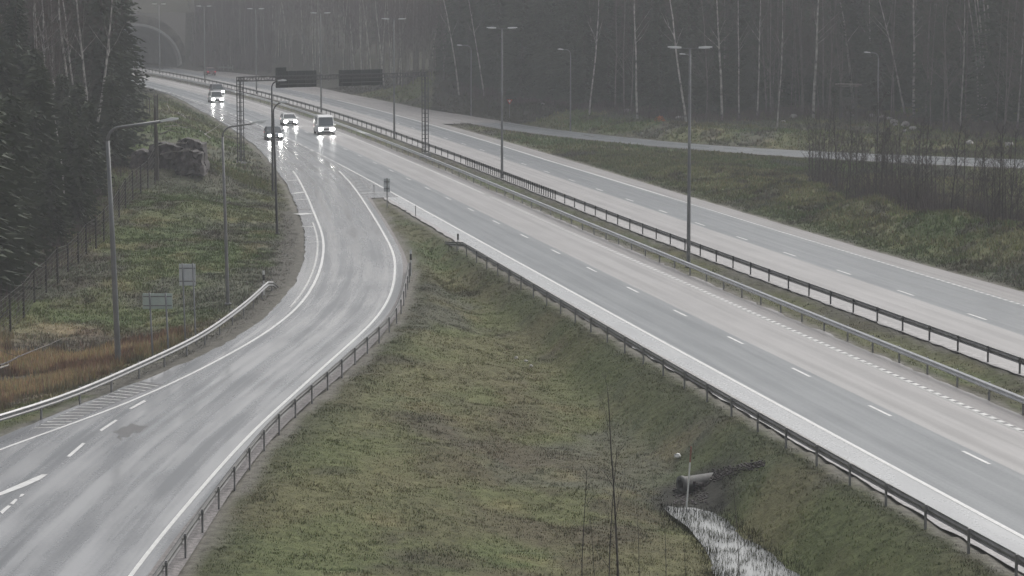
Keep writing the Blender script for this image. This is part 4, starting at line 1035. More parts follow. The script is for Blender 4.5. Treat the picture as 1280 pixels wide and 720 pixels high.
# brace on the second post
p0 = at_depth(10, 387, g[1]); p1 = at_depth(-6, 404, g[1] - .5); b.tube([p0, p1], .05, 6); o = b.build('fence_brace', M['wood_post']); tag(o, 'slanting timber brace leaning on the leftmost fence post', 'brace')
g = ground_at(196, 225); b = MB(); h = 92 * g[1] / F; b.tube([(0, 0, -.4), (0, 0, h * .6), (-.1, 0, h)], [.22, .17, .08], 8); o = b.build('dead_trunk', M['bark_dark']); o.location = g; tag(o, 'dark bare dead trunk beside the rock outcrop', 'tree')

# ------------------------------------------------------------------ tunnel portals
def portal(pc, label):
    ang = math.atan2(TNRM[1], TNRM[0]); root = empty('tunnel_portal', (pc[0], pc[1], 0), label, 'tunnel', rz=ang)
    n = 28; arc = [(HW * math.cos(PI * k / n), HH * math.sin(PI * k / n) ** .9) for k in range(n + 1)]
    def arcs(s, e=0): return [(a * s + (e if a > 0 else -e) * abs(a) / HW, b * s + e * b / HH) for a, b in arc]
    b = MB(); o1 = arcs(1, .55)
    secs = []
    for k in range(n + 1):
        (a, c), (a2, c2) = arc[k], o1[k]; secs.append([(a, -1.6 + c * .0, c), (a2, -1.6, c2), (a2, 1.0, c2), (a, 1.0, c)])
    b.loft(secs); b.build('arch_ring', M['concrete'], root)
    b = MB(); vs = []; fs = []
    for yy in (1.0, 20, 45, 80):
        for a, c in arc: vs.append((a, yy, c))
    m = n + 1
    for j in range(3):
        for k in range(n): fs.append((j * m + k, j * m + k + 1, (j + 1) * m + k + 1, (j + 1) * m + k))
    b.add(vs, fs); b.add([(a, 80, c) for a, c in arc], [tuple(range(m))]); b.add([(-HW, -1, .004), (HW, -1, .004), (HW, 80, .004), (-HW, 80, .004)], [(0, 1, 2, 3)]); b.build('lining', M['tunnel'], root)
    # head wall filling the hillside round the arch
    b = MB(); top = 11.2; vs = []; fs = []
    for k, (a, c) in enumerate(o1):
        vs += [(a, -.3, c), (a * 1.13, -.3, c * 1.10 + .9)]
    for k in range(n): fs.append((2 * k, 2 * k + 1, 2 * k + 3, 2 * k + 2))
    vs2 = [(x, y_ + .6, z) for x, y_, z in vs]; b.add(vs, fs); b.add(vs2, [f_[::-1] for f_ in fs]); b.build('head_wall', M['hillface'], root)
    for q in range(6):
        bb = MB(); bb.box((0, 4 + q * 12, HH - .5), (.5, 1.2, .12)); bb.build('light_fitting', M['head'], root)
portal(PC_far, 'concrete arched tunnel mouth of the far carriageway under the hill')
portal(PC_near, 'left tunnel mouth of the near carriageway, mostly behind the spruces')

# ------------------------------------------------------------------ cars
def car(name, label, px, py, paint, style, lights='on', rear=False, scale=1.0, lateral=None, heading=None):
    x, y, _ = at(px, py); L_, Wd, Hc = dict(hatch=(4.2, 1.82, 1.48), suv=(4.6, 1.92, 1.72), van=(5.0, 2.05, 2.15), sedan=(4.6, 1.85, 1.45))[style]
    L_ *= scale; hd = math.atan(-float(refslope(y))) if heading is None else heading
    root = empty(name, (x, y, .012), label, 'car' if style != 'van' else 'van')
    root.rotation_euler = (0, 0, hd + (PI if rear else 0))
    # local frame: front towards -Y, origin under the front bumper
    w = Wd / 2; van = style == 'van'; hb = .95 if not van else 1.12; zb = .24 if style != 'suv' else .3
    def sec(yy, wf, z0, z1, r=.1):
        a = w * wf; return [(-a + r, yy, z0), (a - r, yy, z0), (a, yy, z0 + r), (a, yy, z0 + (z1 - z0) * .55), (a - r * .6, yy, z1 - r * .5), (a - r * 1.8, yy, z1), (-a + r * 1.8, yy, z1), (-a + r * .6, yy, z1 - r * .5), (-a, yy, z0 + (z1 - z0) * .55), (-a, yy, z0 + r)]
    hf = hb - .22
    b = MB(); b.loft([sec(0, .84, zb + .08, hf - .14), sec(.12, .95, zb, hf - .04), sec(.5, 1, zb, hf + .06), sec(1.15, 1, zb, hb), sec(L_ * .6, 1, zb, hb + .03), sec(L_ - .45, .99, zb, hb + .02), sec(L_ - .1, .93, zb, hb - .06), sec(L_, .84, zb + .1, hb - .16)])
    b.build('body', M[paint], root, True)
    wy0 = (.95 if not van else .75); wy1 = wy0 + (.75 if not van else .35); ry = L_ - (1.0 if style == 'sedan' else .35); ry1 = L_ - (.35 if style == 'sedan' else .12)
    zr = Hc - .05
    def gs(yy, wf, z): a = w * wf; return [(-a, yy, z), (a, yy, z)]
    top = [(-w * .76, wy1, zr), (w * .76, wy1, zr), (w * .74, ry - .1, zr), (-w * .74, ry - .1, zr)]; bot = [(-w * .93, wy0, hb - .03), (w * .93, wy0, hb - .03), (w * .92, ry1, hb), (-w * .92, ry1, hb)]
    if van: top = [(-w * .88, wy1, zr), (w * .88, wy1, zr), (w * .88, ry, zr), (-w * .88, ry, zr)]
    b = MB(); b.add(bot + top, [(0, 1, 5, 4), (1, 2, 6, 5), (2, 3, 7, 6), (3, 0, 4, 7), (4, 5, 6, 7)]); b.build('windows', M['glass'], root)
    # pillars and roof
    b = MB()
    for i in range(4): b.tube([bot[i], top[i]], .05, 6)
    ym = (wy1 + ry) / 2
    for s in (-1, 1): b.tube([(s * w * .93, ym, hb), (s * top[1][0], ym, zr)], .045, 6)
    b.build('pillar', M[paint], root)
    tw = top[1][0]; b = MB(); b.loft([[(-tw, wy1 - .06, zr - .03), (tw, wy1 - .06, zr - .03), (tw * .9, wy1, zr + .04), (-tw * .9, wy1, zr + .04)], [(-tw, wy1 + .5, zr - .02), (tw, wy1 + .5, zr - .02), (tw * .9, wy1 + .5, zr + .07), (-tw * .9, wy1 + .5, zr + .07)], [(-tw, ry, zr - .03), (tw, ry, zr - .03), (tw * .9, ry - .06, zr + .03), (-tw * .9, ry - .06, zr + .03)]]); b.build('roof', M[paint], root)
    if van:   # high roof fairing and solid rear sides
        b = MB(); b.loft([[(-w * .9, wy1 - .1, zr - .02), (w * .9, wy1 - .1, zr - .02), (w * .8, wy1 + .5, zr + .17), (-w * .8, wy1 + .5, zr + .17)], [(-w * .9, ry, zr - .02), (w * .9, ry, zr - .02), (w * .8, ry, zr + .14), (-w * .8, ry, zr + .14)]]); b.build('high_roof', M[paint], root)
        for s in (-1, 1):
            b = MB(); b.box((s * w * .94, (ym + ry) / 2 + .1, (hb + zr) / 2), (.08, ry - ym, zr - hb)); b.build('side_panel', M['grey_car'], root)
    for s in (-1, 1):
        for yy in (.85, L_ - .85):
            b = MB(); b.tube([(s * (w - .24), yy, .34), (s * (w + .005), yy, .34)], .34, 18); t_ = b.build('wheel', M['tyre'], root)
            q = MB(); q.tube([(s * (w - .02), yy, .34), (s * (w + .02), yy, .34)], .2, 12); q.build('rim', M['rim'], t_)
        b = MB(); b.box((s * (w + .1), wy0 + .25, hb + .08), (.2, .1, .15)); b.build('mirror', M[paint], root)
        if lights:
            b = MB(); hs = (.40, .12, .22) if style != 'van' else (.40, .12, .26)
            if not (lights == 'one' and s == -1): b.box((s * w * .70, .03, hf - .18), hs); b.build('headlight', M['headlight' if lights != 'dim' else 'headlight_low'], root)
        b = MB(); b.box((s * w * .78, L_ - .02, hb - .22), (.3, .1, .16)); b.build('tail_lamp', M['taillight'], root)
    b = MB(); b.box((0, .02, hf - .2), (w * .75, .08, .18)); b.box((0, .04, zb + .1), (w * 1.5, .1, .2)); b.build('grille', M['trim'], root)
    for yy in (-.045 + .02, L_ + .01):
        b = MB(); b.box((0, yy, zb + .24), (.5, .03, .11)); b.build('number_plate', M['plate'], root)
    return root
car('car', 'white car with bright headlights behind the tall white van', 363.5, 157.5, 'white_car', 'hatch')
car('van', 'tall boxy white van with lit headlights in the lane by the median', 408.5, 169, 'white_car', 'van', scale=.95)
car('car', 'dark blue car on the exit lane behind the curved lamps', 344, 175.5, 'blue_car', 'hatch', lights='dim')
car('car', 'white car with glaring lights farther back towards the tunnel', 272, 129, 'white_car', 'suv')
car('car', 'dark grey car following right behind the farthest white car', 273.5, 119, 'grey_car', 'suv')
car('car', 'dark red car with tail lamps driving towards the tunnel', 256.5, 94.5, 'red_car', 'hatch', rear=True, lights=None).location.y += 4.2

# ------------------------------------------------------------------ trees
def tube_pts(V_, F_, P, R, n):
    P = np.asarray(P, float); o = len(V_); m = len(P)
    for i in range(m):
        a = P[max(i - 1, 0)]; b = P[min(i + 1, m - 1)]; d = b - a; d = d / (np.linalg.norm(d) + 1e-9)
        up = np.array([1.0, 0, 0]) if abs(d[2]) > .8 else np.array([0, 0, 1.0]); u = np.cross(up, d); u /= np.linalg.norm(u) + 1e-9; w = np.cross(d, u)
        for k in range(n):
            q = 2 * PI * k / n; V_.append(tuple(P[i] + R[i] * (math.cos(q) * u + math.sin(q) * w)))
    for i in range(m - 1):
        for k in range(n): F_.append((o + i * n + k, o + i * n + (k + 1) % n, o + (i + 1) * n + (k + 1) % n, o + (i + 1) * n + k))
def spruce(seed, H=20.0, R=2.9, low=.05, m_='needles', dens=1.0):
    r = random.Random(seed); tv, tf = [], []; tube_pts(tv, tf, [(0, 0, -.8), (0, 0, H * .4), (.1, 0, H)], [.24 * H / 20, .16 * H / 20, .02], 7)
    tm = bpy.data.meshes.new('trunk'); tm.from_pydata(tv, [], tf); tm.materials.append(M['bark_dark'])
    vs, fs = [], []; z = H * low
    while z < H - .25:
        t = (z - H * low) / (H * (1 - low)); rad = R * (1 - t) ** .85 * (.75 + .25 * min(1, t * 6)); nb = int((7 + 4 * (1 - t)) * dens)
        a0 = r.uniform(0, 6)
        for k in range(nb):
            if r.random() < .10: continue
            a = a0 + 2 * PI * k / nb + r.uniform(-.3, .3); L_ = rad * r.uniform(.6, 1.18) + .15; ca, sa = math.cos(a), math.sin(a); dr = r.uniform(.22, .5)
            n = max(2, int(L_ / .34))
            for i in range(n):
                s = (i + r.uniform(.3, 1.1)) / n * L_; zz = z - dr * s * (.5 + .5 * s / (R + .1)) + .12 * s * (s / L_) + r.uniform(-.08, .08)
                sz = (.24 + .26 * (1 - s / (L_ + .2))) * r.uniform(.7, 1.3); side = r.uniform(-1, 1) * .28 * (1 - .4 * s / L_)
                cx, cy = ca * s - sa * side, sa * s + ca * side
                ux, uy, uz = ca * sz, sa * sz, -sz * r.uniform(.1, .7); wx, wy, wz = -sa * sz * .55, ca * sz * .55, r.uniform(-.5, .1) * sz
                o = len(vs); vs += [(cx - ux * .5 - wx * .6, cy - uy * .5 - wy * .6, zz - wz), (cx + ux, cy + uy, zz + uz), (cx - ux * .5 + wx * .6, cy - uy * .5 + wy * .6, zz + wz * .5), (cx - ux * .1, cy - uy * .1, zz - sz * r.uniform(.3, .9))]
                fs += [(o, o + 1, o + 2), (o, o + 3, o + 1)]
        z += r.uniform(.24, .40) * (H / 20) ** .5 * (1 if t < .8 else .7)
    o = len(vs); vs += [(-.08, 0, H - .6), (.08, 0, H - .6), (0, 0, H + .3)]; fs.append((o, o + 1, o + 2))
    cm = bpy.data.meshes.new('crown'); cm.from_pydata(vs, [], fs); cm.materials.append(M[m_]); return tm, cm
def bare(seed, H=20.0, bark='bark_birch', twig='twig', spread=1.0, low=.35, nbr=22, fine=5, lean=0.0, forks=0, r0=.12, tw=.012):
    r = random.Random(seed); tv, tf = [], []
    P = [np.array([0, 0, -.8])]; d = np.array([lean, 0, 1.0]); N_ = 10
    for i in range(N_): d = d + np.array([r.gauss(0, .03), r.gauss(0, .03), 0]); P.append(P[-1] + d / np.linalg.norm(d) * (H + .8) / N_)
    R_ = [r0 * (1 - .86 * i / N_) + .012 for i in range(N_ + 1)]; tube_pts(tv, tf, P, R_, 7)
    vs, fs = [], []
    def pt(t): q = t * N_; i = min(int(q), N_ - 1); return P[i] + (P[i + 1] - P[i]) * (q - i)
    for k in range(nbr):
        t = low + (1 - low) * (k + r.random()) / nbr; a = r.uniform(0, 2 * PI); L_ = (H * .22 * (1.15 - t) * spread + .5) * r.uniform(.7, 1.2); up = r.uniform(.7, 1.5)
        dd = np.array([math.cos(a), math.sin(a), up]); dd /= np.linalg.norm(dd); b0 = pt(t); pts = [b0]
        for i in range(4): dd = dd + np.array([r.gauss(0, .1), r.gauss(0, .1), .06]); dd /= np.linalg.norm(dd); pts.append(pts[-1] + dd * L_ / 4)
        rb = r0 * .32 * (1.1 - t) + .008; tube_pts(tv if rb > .03 else vs, tf if rb > .03 else fs, pts, [rb, rb * .8, rb * .6, rb * .4, .006], 4)
        for j in range(7):
            i = r.randint(1, 4); q = pts[i]; e = dd + np.array([r.gauss(0, .55), r.gauss(0, .55), r.gauss(.05, .35)]); e /= np.linalg.norm(e); l2 = L_ * r.uniform(.25, .5); q2 = q + e * l2 * .5; q3 = q2 + (e + np.array([0, 0, .1])) * l2 * .5
            tube_pts(vs, fs, [q, q2, q3], [tw, tw * .8, .005], 3)
            for _ in range(fine):
                s = q + (q3 - q) * r.random(); f = e + np.array([r.gauss(0, .6), r.gauss(0, .6), r.gauss(0, .5)]); f /= np.linalg.norm(f); l3 = l2 * r.uniform(.3, .7); sd = np.cross(f, (0, 0, 1.0)) * tw * .8
                o = len(vs); vs += [tuple(s - sd), tuple(s + sd), tuple(s + f * l3)]; fs.append((o, o + 1, o + 2))
    tm = bpy.data.meshes.new('trunk'); tm.from_pydata(tv, [], tf); tm.materials.append(M[bark]); tm.polygons.foreach_set('use_smooth', [True] * len(tf))
    cm = bpy.data.meshes.new('crown'); cm.from_pydata([tuple(v) for v in vs], [], fs); cm.materials.append(M[twig]); return tm, cm
SPR = [spruce(100 + i, 20, R) for i, R in enumerate((2.6, 3.1, 2.3, 3.4))]
YSP = [spruce(200 + i, 8, 1.9, .02, 'needles2', 1.1) for i in range(3)]
BIR = [bare(300 + i, 21, low=.42, spread=.85) for i in range(4)]
BIR0 = bare(320, 23, low=.62, spread=.6, nbr=16, r0=.11)
GRY = [bare(340 + i, 19, 'bark_grey', 'twig', 1.0, .25, 30, 6, r0=.10, tw=.016) for i in range(4)]
SAP = [bare(360 + i, 6, 'bark_dark', 'twig_dark', .8, .12, 26, 3, r0=.045, tw=.008) for i in range(5)]
FOR_G = {}
def tree(kind, mm, x, y, z, s, label, cat, group=None, rz=None, tilt=(0, 0), sxy=1.0):
    root = empty(kind, (x, y, z), label, cat, group, rnd.uniform(0, 6.28) if rz is None else rz)
    root.scale = (s * sxy, s * sxy, s); root.rotation_euler = (tilt[0], tilt[1], root.rotation_euler[2])
    link('trunk', mm[0], root); link('crown', mm[1], root); return root
def zg(xs_, ys_): return fast(np.array(xs_), np.array(ys_))[0]

# right-hand forest: its edge line in the picture, and what grows behind each stretch
EDGE = [(300,90),(340,95),(400,102),(470,110),(520,109),(560,108),(600,118),(660,128),(720,134),(780,142),(850,150),(900,150),(960,147),(1010,146),(1080,150),(1150,158),(1210,168),(1300,174),(1400,178)]
edgew = [ground_at(*p) for p in EDGE]
def edge_y(x):
    P = np.array(sorted([(e[0], e[1]) for e in edgew])); return np.interp(x, P[:, 0], P[:, 1])
pts = []
def place_forest(n, pxr, dep, mm_list, kind, label, cat, group, smin, smax, mind=2.2, sxy=1.0):
    k = 0; tries = 0; sel = []
    while k < n and tries < n * 30:
        tries += 1; px = rnd.uniform(*pxr); dd = rnd.uniform(*dep) if not callable(dep) else dep()
        Ye = float(np.interp(px, [e[0] for e in EDGE], [w_[1] for w_ in edgew])); Y = Ye + dd; X = at_depth(px, 100, Y)[0]
        if any((X - a) ** 2 + (Y - b) ** 2 < mind ** 2 for a, b in pts): continue
        if (X < farR(np.array(Y)) + 3.5 and Y < 590) or any(abs(px - q[0]) < 11 and Y < q[1] + 5 for q in KEEP): continue
        pts.append((X, Y)); sel.append((X, Y)); k += 1
    if not sel: return
    zz = zg([a for a, _ in sel], [b for _, b in sel])
    for (X, Y), z in zip(sel, zz): tree(kind, rnd.choice(mm_list), X, Y, float(z), rnd.uniform(smin, smax), label, cat, group, tilt=(rnd.gauss(0, .015), rnd.gauss(0, .015)), sxy=sxy * rnd.uniform(.9, 1.15))
# birches one can single out: (px base, py base, px at top, py top, thickness, label)
KEEP = []
BL = [(797,148,791,0,1.0,'slender birch in the right forest with a forked crown, left of the near mast'), (858,151,845,0,1.1,'crooked white birch trunk just left of the near median mast'),
      (902,150,896,0,1.25,'bright white birch just right of the near median mast'), (736,142,737,0,.9,'lone white birch trunk between dark spruces beyond the joining road lamp'),
      (1017,147,1020,0,1.35,'thick straight white birch at the forest edge left of the hunting stand'), (1067,135,1071,0,1.5,'stout grey birch rising behind the hunting stand'),
      (1088,130,1087,20,1.0,'birch trunk just right of the hunting stand'), (1131,142,1102,45,.9,'leaning bent birch right of the joining road lamp'), (1143,145,1142,5,1.2,'pale birch between the leaning birch and the trunk cluster'),
      (1223,148,1229,0,1.0,'first and leftmost trunk of the five stem birch cluster'), (1227,149,1235,0,.9,'second trunk of the five stem birch cluster'), (1231,149,1239,0,1.0,'middle trunk of the five stem birch cluster'),
      (1232,150,1247,0,1.1,'fourth trunk of the five stem birch cluster, leaning right'), (1234,151,1254,0,1.2,'outermost right leaning trunk of the five stem birch cluster'),
      (1271,160,1278,60,.9,'pale birch at the right picture edge'), (971,158,972,0,.8,'thin birch stem between the near mast and the thick edge birch'), (924,148,921,40,.8,'thin pale stem a little right of the bright white birch'),
      (574,118,569,0,1.0,'leaning birch at the left corner of the dark spruces'), (605,118,590,35,.8,'slanting grey birch left of the second median mast'), (1200,160,1197,70,.7,'thin crooked pale stem left of the five stem cluster'),
      (480,106,474,45,.9,'thin pale birch left of the gantry right leg, in the bare wood'), (465,100,463,40,.8,'pale birch stem standing over the right sign panel'), (946,146,948,80,.8,'short pale broken stem in the shade behind the brush')]
for k, (bx, by, tx, ty, th, lab) in enumerate(BL):
    g = ground_at(bx, by + 1.5); t_ = at_depth(tx, ty, g[1]); leanr = (t_[0] - g[0]) / max(t_[2] - g[2], 1)
    mm = BIR[k % 4] if k not in (9, 10, 11, 12, 13) else BIR0
    s_ = rnd.uniform(.95, 1.12); o = tree('birch_tree', mm, g[0], g[1], g[2], s_, lab, 'birch', tilt=(0, math.atan(leanr)), rz=rnd.uniform(-.5, .5), sxy=th)
    pts.append((g[0], g[1])); KEEP.append((bx, g[1]))
place_forest(70, (560, 735), (1, 45), SPR, 'spruce_tree', 'dark spruce in the dense stand behind the yield sign', 'spruce', 'spruces behind the yield sign', .85, 1.2)
place_forest(85, (730, 970), (3, 45), SPR, 'spruce_tree', 'dark spruce in the forest behind the near median mast', 'spruce', 'spruces behind the near median mast', .8, 1.15)
place_forest(50, (960, 1120), (9, 50), SPR, 'spruce_tree', 'dark spruce behind the hunting stand clearing', 'spruce', 'spruces behind the hunting stand', .8, 1.15)
place_forest(70, (1110, 1420), (4, 50), SPR, 'spruce_tree', 'dark spruce at the right end of the forest', 'spruce', 'spruces at the right end of the forest', .85, 1.2)
place_forest(24, (735, 970), (0, 25), GRY, 'bare_tree', 'bare grey tree among the spruces behind the near mast', 'tree', 'bare trees among the right hand spruces', .8, 1.05, 1.5)
place_forest(46, (955, 1290), (0, 16), GRY, 'bare_tree', 'bare grey tree around the hunting stand and right of it', 'tree', 'bare trees round the hunting stand', .6, 1.0, 1.5)
place_forest(120, (295, 575), (1, 40), GRY, 'bare_tree', 'bare reddish grey tree in the leafless wood behind the sign gantry', 'tree', 'bare trees behind the sign gantry', .75, 1.1, 1.8)
place_forest(60, (232, 400), (-25, 55), GRY, 'bare_tree', 'bare tree on the scrubby hillside right of the tunnel mouth', 'tree', 'bare trees right of the tunnel mouth', .5, .9, 1.8)
place_forest(26, (330, 575), (2, 30), BIR, 'birch_tree', 'thin pale birch in the leafless wood behind the sign gantry', 'birch', 'thin birches behind the sign gantry', .75, 1.05, 1.8, .75)
place_forest(12, (300, 560), (60, 110), SPR, 'spruce_tree', 'far spruce deep in the leafless wood', 'spruce', 'spruces deep in the leafless wood', .8, 1.0, 2.5)

# left-hand forest
def place_left(n, pxr, Yr, mm_list, kind, label, cat, group, smin, smax, mind=2.0, sxy=1.0, mar=0):
    k = 0; tries = 0; sel = []
    while k < n and tries < n * 40:
        tries += 1; Y = rnd.uniform(*Yr); px = rnd.uniform(*pxr); X = at_depth(px, 200, Y)[0]
        if X > float(RLfull(Y)) - 9: continue
        fx = float(np.interp(Y, [p[1] for p in FW], [p[0] for p in FW]))
        if Y < 245 and X > fx - 1.2 - mar: continue
        if any((X - a) ** 2 + (Y - b) ** 2 < mind ** 2 for a, b in pts): continue
        pts.append((X, Y)); sel.append((X, Y)); k += 1
    if not sel: return
    zz = zg([a for a, _ in sel], [b for _, b in sel])
    for (X, Y), z in zip(sel, zz): tree(kind, rnd.choice(mm_list), X, Y, float(z), rnd.uniform(smin, smax), label, cat, group, tilt=(rnd.gauss(0, .015), rnd.gauss(0, .015)), sxy=sxy * rnd.uniform(.9, 1.15))
FW = sorted([ground_at(*p[:2]) for p in FP], key=lambda q: q[1])
LB = [(49,172,44,0,1.5,'thick white birch trunk in the left forest with a side limb'), (62,178,60,20,.8,'thin twin birch stem left of the leaning pair in the left forest'), (66,182,65,15,1.0,'grey birch stem beside the thick left birch'),
      (83,300,79,95,.9,'slim white birch in front of the young spruces near the fence'), (93,180,76,20,1.1,'left stem of the leaning birch pair'), (103,180,87,30,.9,'second stem of the leaning birch pair'),
      (112,178,98,25,1.1,'bright birch stem right of the leaning pair'), (116,185,113,25,1.1,'straight pale birch nearest the curved lamp arm'), (80,188,70,120,.8,'short slanting pale stem between the left birches'), (20,150,5,15,.8,'faint birch stem near the left picture edge')]
for k, (bx, by, tx, ty, th, lab) in enumerate(LB):
    Y = 236 + 4 * (k % 3) if k != 3 else 196; X, _, zz = at_depth(bx, by, Y); z = hz(X, Y); t_ = at_depth(tx, ty, Y); leanr = (t_[0] - X) / (t_[2] - zz); X = X - leanr * (zz - z)
    tree('birch_tree', BIR[k % 4] if k != 3 else BIR0, X, Y, z, 1.0 if k != 3 else .62, lab, 'birch', tilt=(0, math.atan(leanr)), rz=rnd.uniform(-.5, .5), sxy=th); pts.append((X, Y))
for (px, Y, s_, lab) in [(146, 262, 1.18, 'big dark spruce at the right end of the left forest, before the tunnel'), (128, 250, 1.1, 'dark spruce behind the left curved lamp arm'), (152, 285, 1.05, 'spruce whose ragged edge borders the tunnel mouth'), (112, 262, 1.1, 'dark spruce left of the big end spruce')]:
    X = at_depth(px, 100, Y)[0]; tree('spruce_tree', SPR[1], X, Y, hz(X, Y), s_, lab, 'spruce'); pts.append((X, Y))
place_left(26, (-60, 150), (168, 236), YSP, 'young_spruce', 'young green spruce right behind the wildlife fence', 'spruce', 'young spruces behind the fence', .7, 1.15, 2.2, mar=1.0)
place_left(14, (-40, 70), (150, 215), YSP, 'young_spruce', 'tall young spruce in the lower left forest corner', 'spruce', 'young spruces in the lower left corner', 1.0, 1.6, 2.6, mar=2.5)
place_left(40, (-120, 122), (262, 320), SPR, 'spruce_tree', 'dark spruce in the left forest behind the birches', 'spruce', 'spruces behind the left birches', .85, 1.15, 2.4)
place_left(14, (-120, 30), (215, 250), SPR, 'spruce_tree', 'dark spruce at the left picture edge', 'spruce', 'spruces at the left picture edge', .7, 1.0, 2.4)
place_left(30, (-80, 120), (225, 270), GRY, 'bare_tree', 'thin bare grey tree in the left forest', 'tree', 'thin bare trees in the left forest', .7, 1.0, 1.4, .8)

# far wood beyond the individual trees: one mass
def replicate(name, mm_list, X, Y, S, label):
    vs_all, f3, mats_ = [], [], []; off = 0; Z = zg(X, Y); tri_all = []; mi_all = []
    cache = []
    for tm, cm in mm_list:
        vv = []; tt_ = []; mi = []
        for q, m_ in enumerate((tm, cm)):
            co = np.empty(len(m_.vertices) * 3, np.float32); m_.vertices.foreach_get('co', co); m_.calc_loop_triangles()
            tr = np.empty(len(m_.loop_triangles) * 3, np.int32); m_.loop_triangles.foreach_get('vertices', tr)
            tt_.append(tr.reshape(-1, 3) + sum(len(v) for v in vv)); mi.append(np.full(len(tr) // 3, q)); vv.append(co.reshape(-1, 3))
        cache.append((np.concatenate(vv), np.concatenate(tt_), np.concatenate(mi)))
    for x, y, z, s in zip(X, Y, Z, S):
        v, t_, mi = cache[rnd.randrange(len(cache))]; a = rnd.uniform(0, 6.28); c, sn = math.cos(a), math.sin(a)
        w = v * s; w = np.stack([w[:, 0] * c - w[:, 1] * sn + x, w[:, 0] * sn + w[:, 1] * c + y, w[:, 2] + z], 1)
        vs_all.append(w); tri_all.append(t_ + off); mi_all.append(mi); off += len(w)
    me = np_mesh(name, np.concatenate(vs_all), np.concatenate(tri_all), [mm_list[0][0].materials[0], mm_list[0][1].materials[0]], 3)
    me.polygons.foreach_set('material_index', np.concatenate(mi_all).astype(np.int32))
    return tag(link(name, me), label, 'wood', kind='stuff')
def mass(n, xr, yr, keep):
    out = []
    while len(out) < n:
        x, y = rnd.uniform(*xr), rnd.uniform(*yr)
        if keep(x, y): out.append((x, y, rnd.uniform(.75, 1.15)))
    return zip(*out)
def okr(x, y): return y > edge_y(x) + 48 and x > float(farR(np.array(y))) + 12
X, Y, S = mass(80, (-75, 110), (430, 660), okr); replicate('far_wood', SPR[:2], X, Y, S, 'hazy far spruce wood closing the view behind the right forest')
X, Y, S = mass(170, (-85, 10), (455, 690), lambda x, y: x > float(farR(np.array(min(y, 580)))) + 13 and y > 455); replicate('far_leafless_wood', GRY[:3], X, Y, S, 'hazy leafless wood on the hillside right of the tunnel')
X, Y, S = mass(60, (-170, -60), (320, 560), lambda x, y: x < float(RLfull(y)) - 14 and proj(x, y, 10)[0] < 150); replicate('left_wood', SPR[:2], X, Y, S, 'dark wood filling the left side behind the first spruces')
X, Y, S = mass(110, (-150, -15), (606, 690), lambda x, y: True); replicate('hilltop_wood', SPR[2:], X, Y, S, 'leafless wood on top of the tunnel hill')

# saplings and brush in the hollow between motorway bank and joining road
def crestY(px): return np.interp(px, [1010, 1080, 1150, 1220, 1280, 1400], [229, 207, 192, 180, 172, 160])
SX = [1016,1022,1030,1040,1044,1050,1058,1070,1078,1086,1092,1098,1104,1110,1118,1125,1130,1136,1147,1154,1166,1220,1230,1243,1256,1264,1272,1012,1019,1026,1047,1053,1062,1066,1082,1095,1100,1106,1115,1121,1127,1133,1139,1150,1162,1172,1190,1196,1205,1216,1226,1238,1246,1252,1260,1268,1276,1284,1296,1034,1074,1089,1109,1144,1156,1181,1232]
for k, px in enumerate(SX):
    Y = crestY(px) + 3 + (k * 37 % 17) + rnd.uniform(-1, 1); X = at_depth(px, 200, Y)[0]; big = px in (1190, 1062, 1121, 1047, 1095)
    tree('bare_sapling', SAP[k % 5], X, Y, hz(X, Y), rnd.uniform(.75, 1.1) * (1.3 if big else 1), 'slim bare sapling in the thicket behind the right hand bank', 'sapling', 'saplings in the thicket behind the bank')
def brush(name, n, keep, xr, yr, hr, label, colm='twig_dark', w0=.012):
    vs = []; xs_, ys_ = [], []
    while len(xs_) < n:
        x, y = rnd.uniform(*xr), rnd.uniform(*yr)
        if keep(x, y): xs_.append(x); ys_.append(y)
    Z = zg(xs_, ys_); N_ = n * 6; bx = np.repeat(xs_, 6) + rng.normal(0, .15, N_); by = np.repeat(ys_, 6) + rng.normal(0, .15, N_); bz = np.repeat(Z, 6)
    h = rng.uniform(hr[0], hr[1], N_); a = rng.uniform(0, 2 * PI, N_); l = rng.uniform(0, .45, N_) * h; w = w0; wa = rng.uniform(0, PI, N_)
    v = np.empty((N_, 3, 3)); v[:, 0] = np.stack([bx - w * np.cos(wa), by - w * np.sin(wa), bz - .1], 1); v[:, 1] = np.stack([bx + w * np.cos(wa), by + w * np.sin(wa), bz - .1], 1); v[:, 2] = np.stack([bx + np.cos(a) * l, by + np.sin(a) * l, bz + h], 1)
    return tag(link(name, np_mesh(name, v.reshape(-1, 3), np.arange(N_ * 3).reshape(-1, 3), [M[colm]], 3)), label, 'brushwood', kind='stuff')
brush('brushwood', 1100, lambda x, y: 1005 + abs(rnd.gauss(0, 30)) < proj(x, y, 0)[0] < 1330 and 2 < y - crestY(proj(x, y, 0)[0]) < 19 and float(fbm(np.array([x / 2.2]), np.array([y / 4.0]), 123, 2)[0]) > .46 and fast(np.array([x]), np.array([y]))[1][0] > 3, (18, 50), (165, 250), (.6, 2.8), 'dense dark brush between the saplings behind the right hand bank', 'twig')
brush('forest_edge_brush', 2600, lambda x, y: -4 < y - edge_y(x) < 10 and 560 < proj(x, y, 1)[0] < 1300 and fast(np.array([x]), np.array([y]))[1][0] > 4, (-12, 75), (285, 400), (.4, 1.8), 'low grey brush along the edge of the right hand forest', 'twig', .02)
brush('left_brush', 1500, lambda x, y: x < float(np.interp(y, [p[1] for p in FW], [p[0] for p in FW])) - .5 and proj(x, y, 0)[0] > -20, (-45, -20), (135, 235), (.4, 1.5), 'grey undergrowth behind the wildlife fence', 'twig', .016)
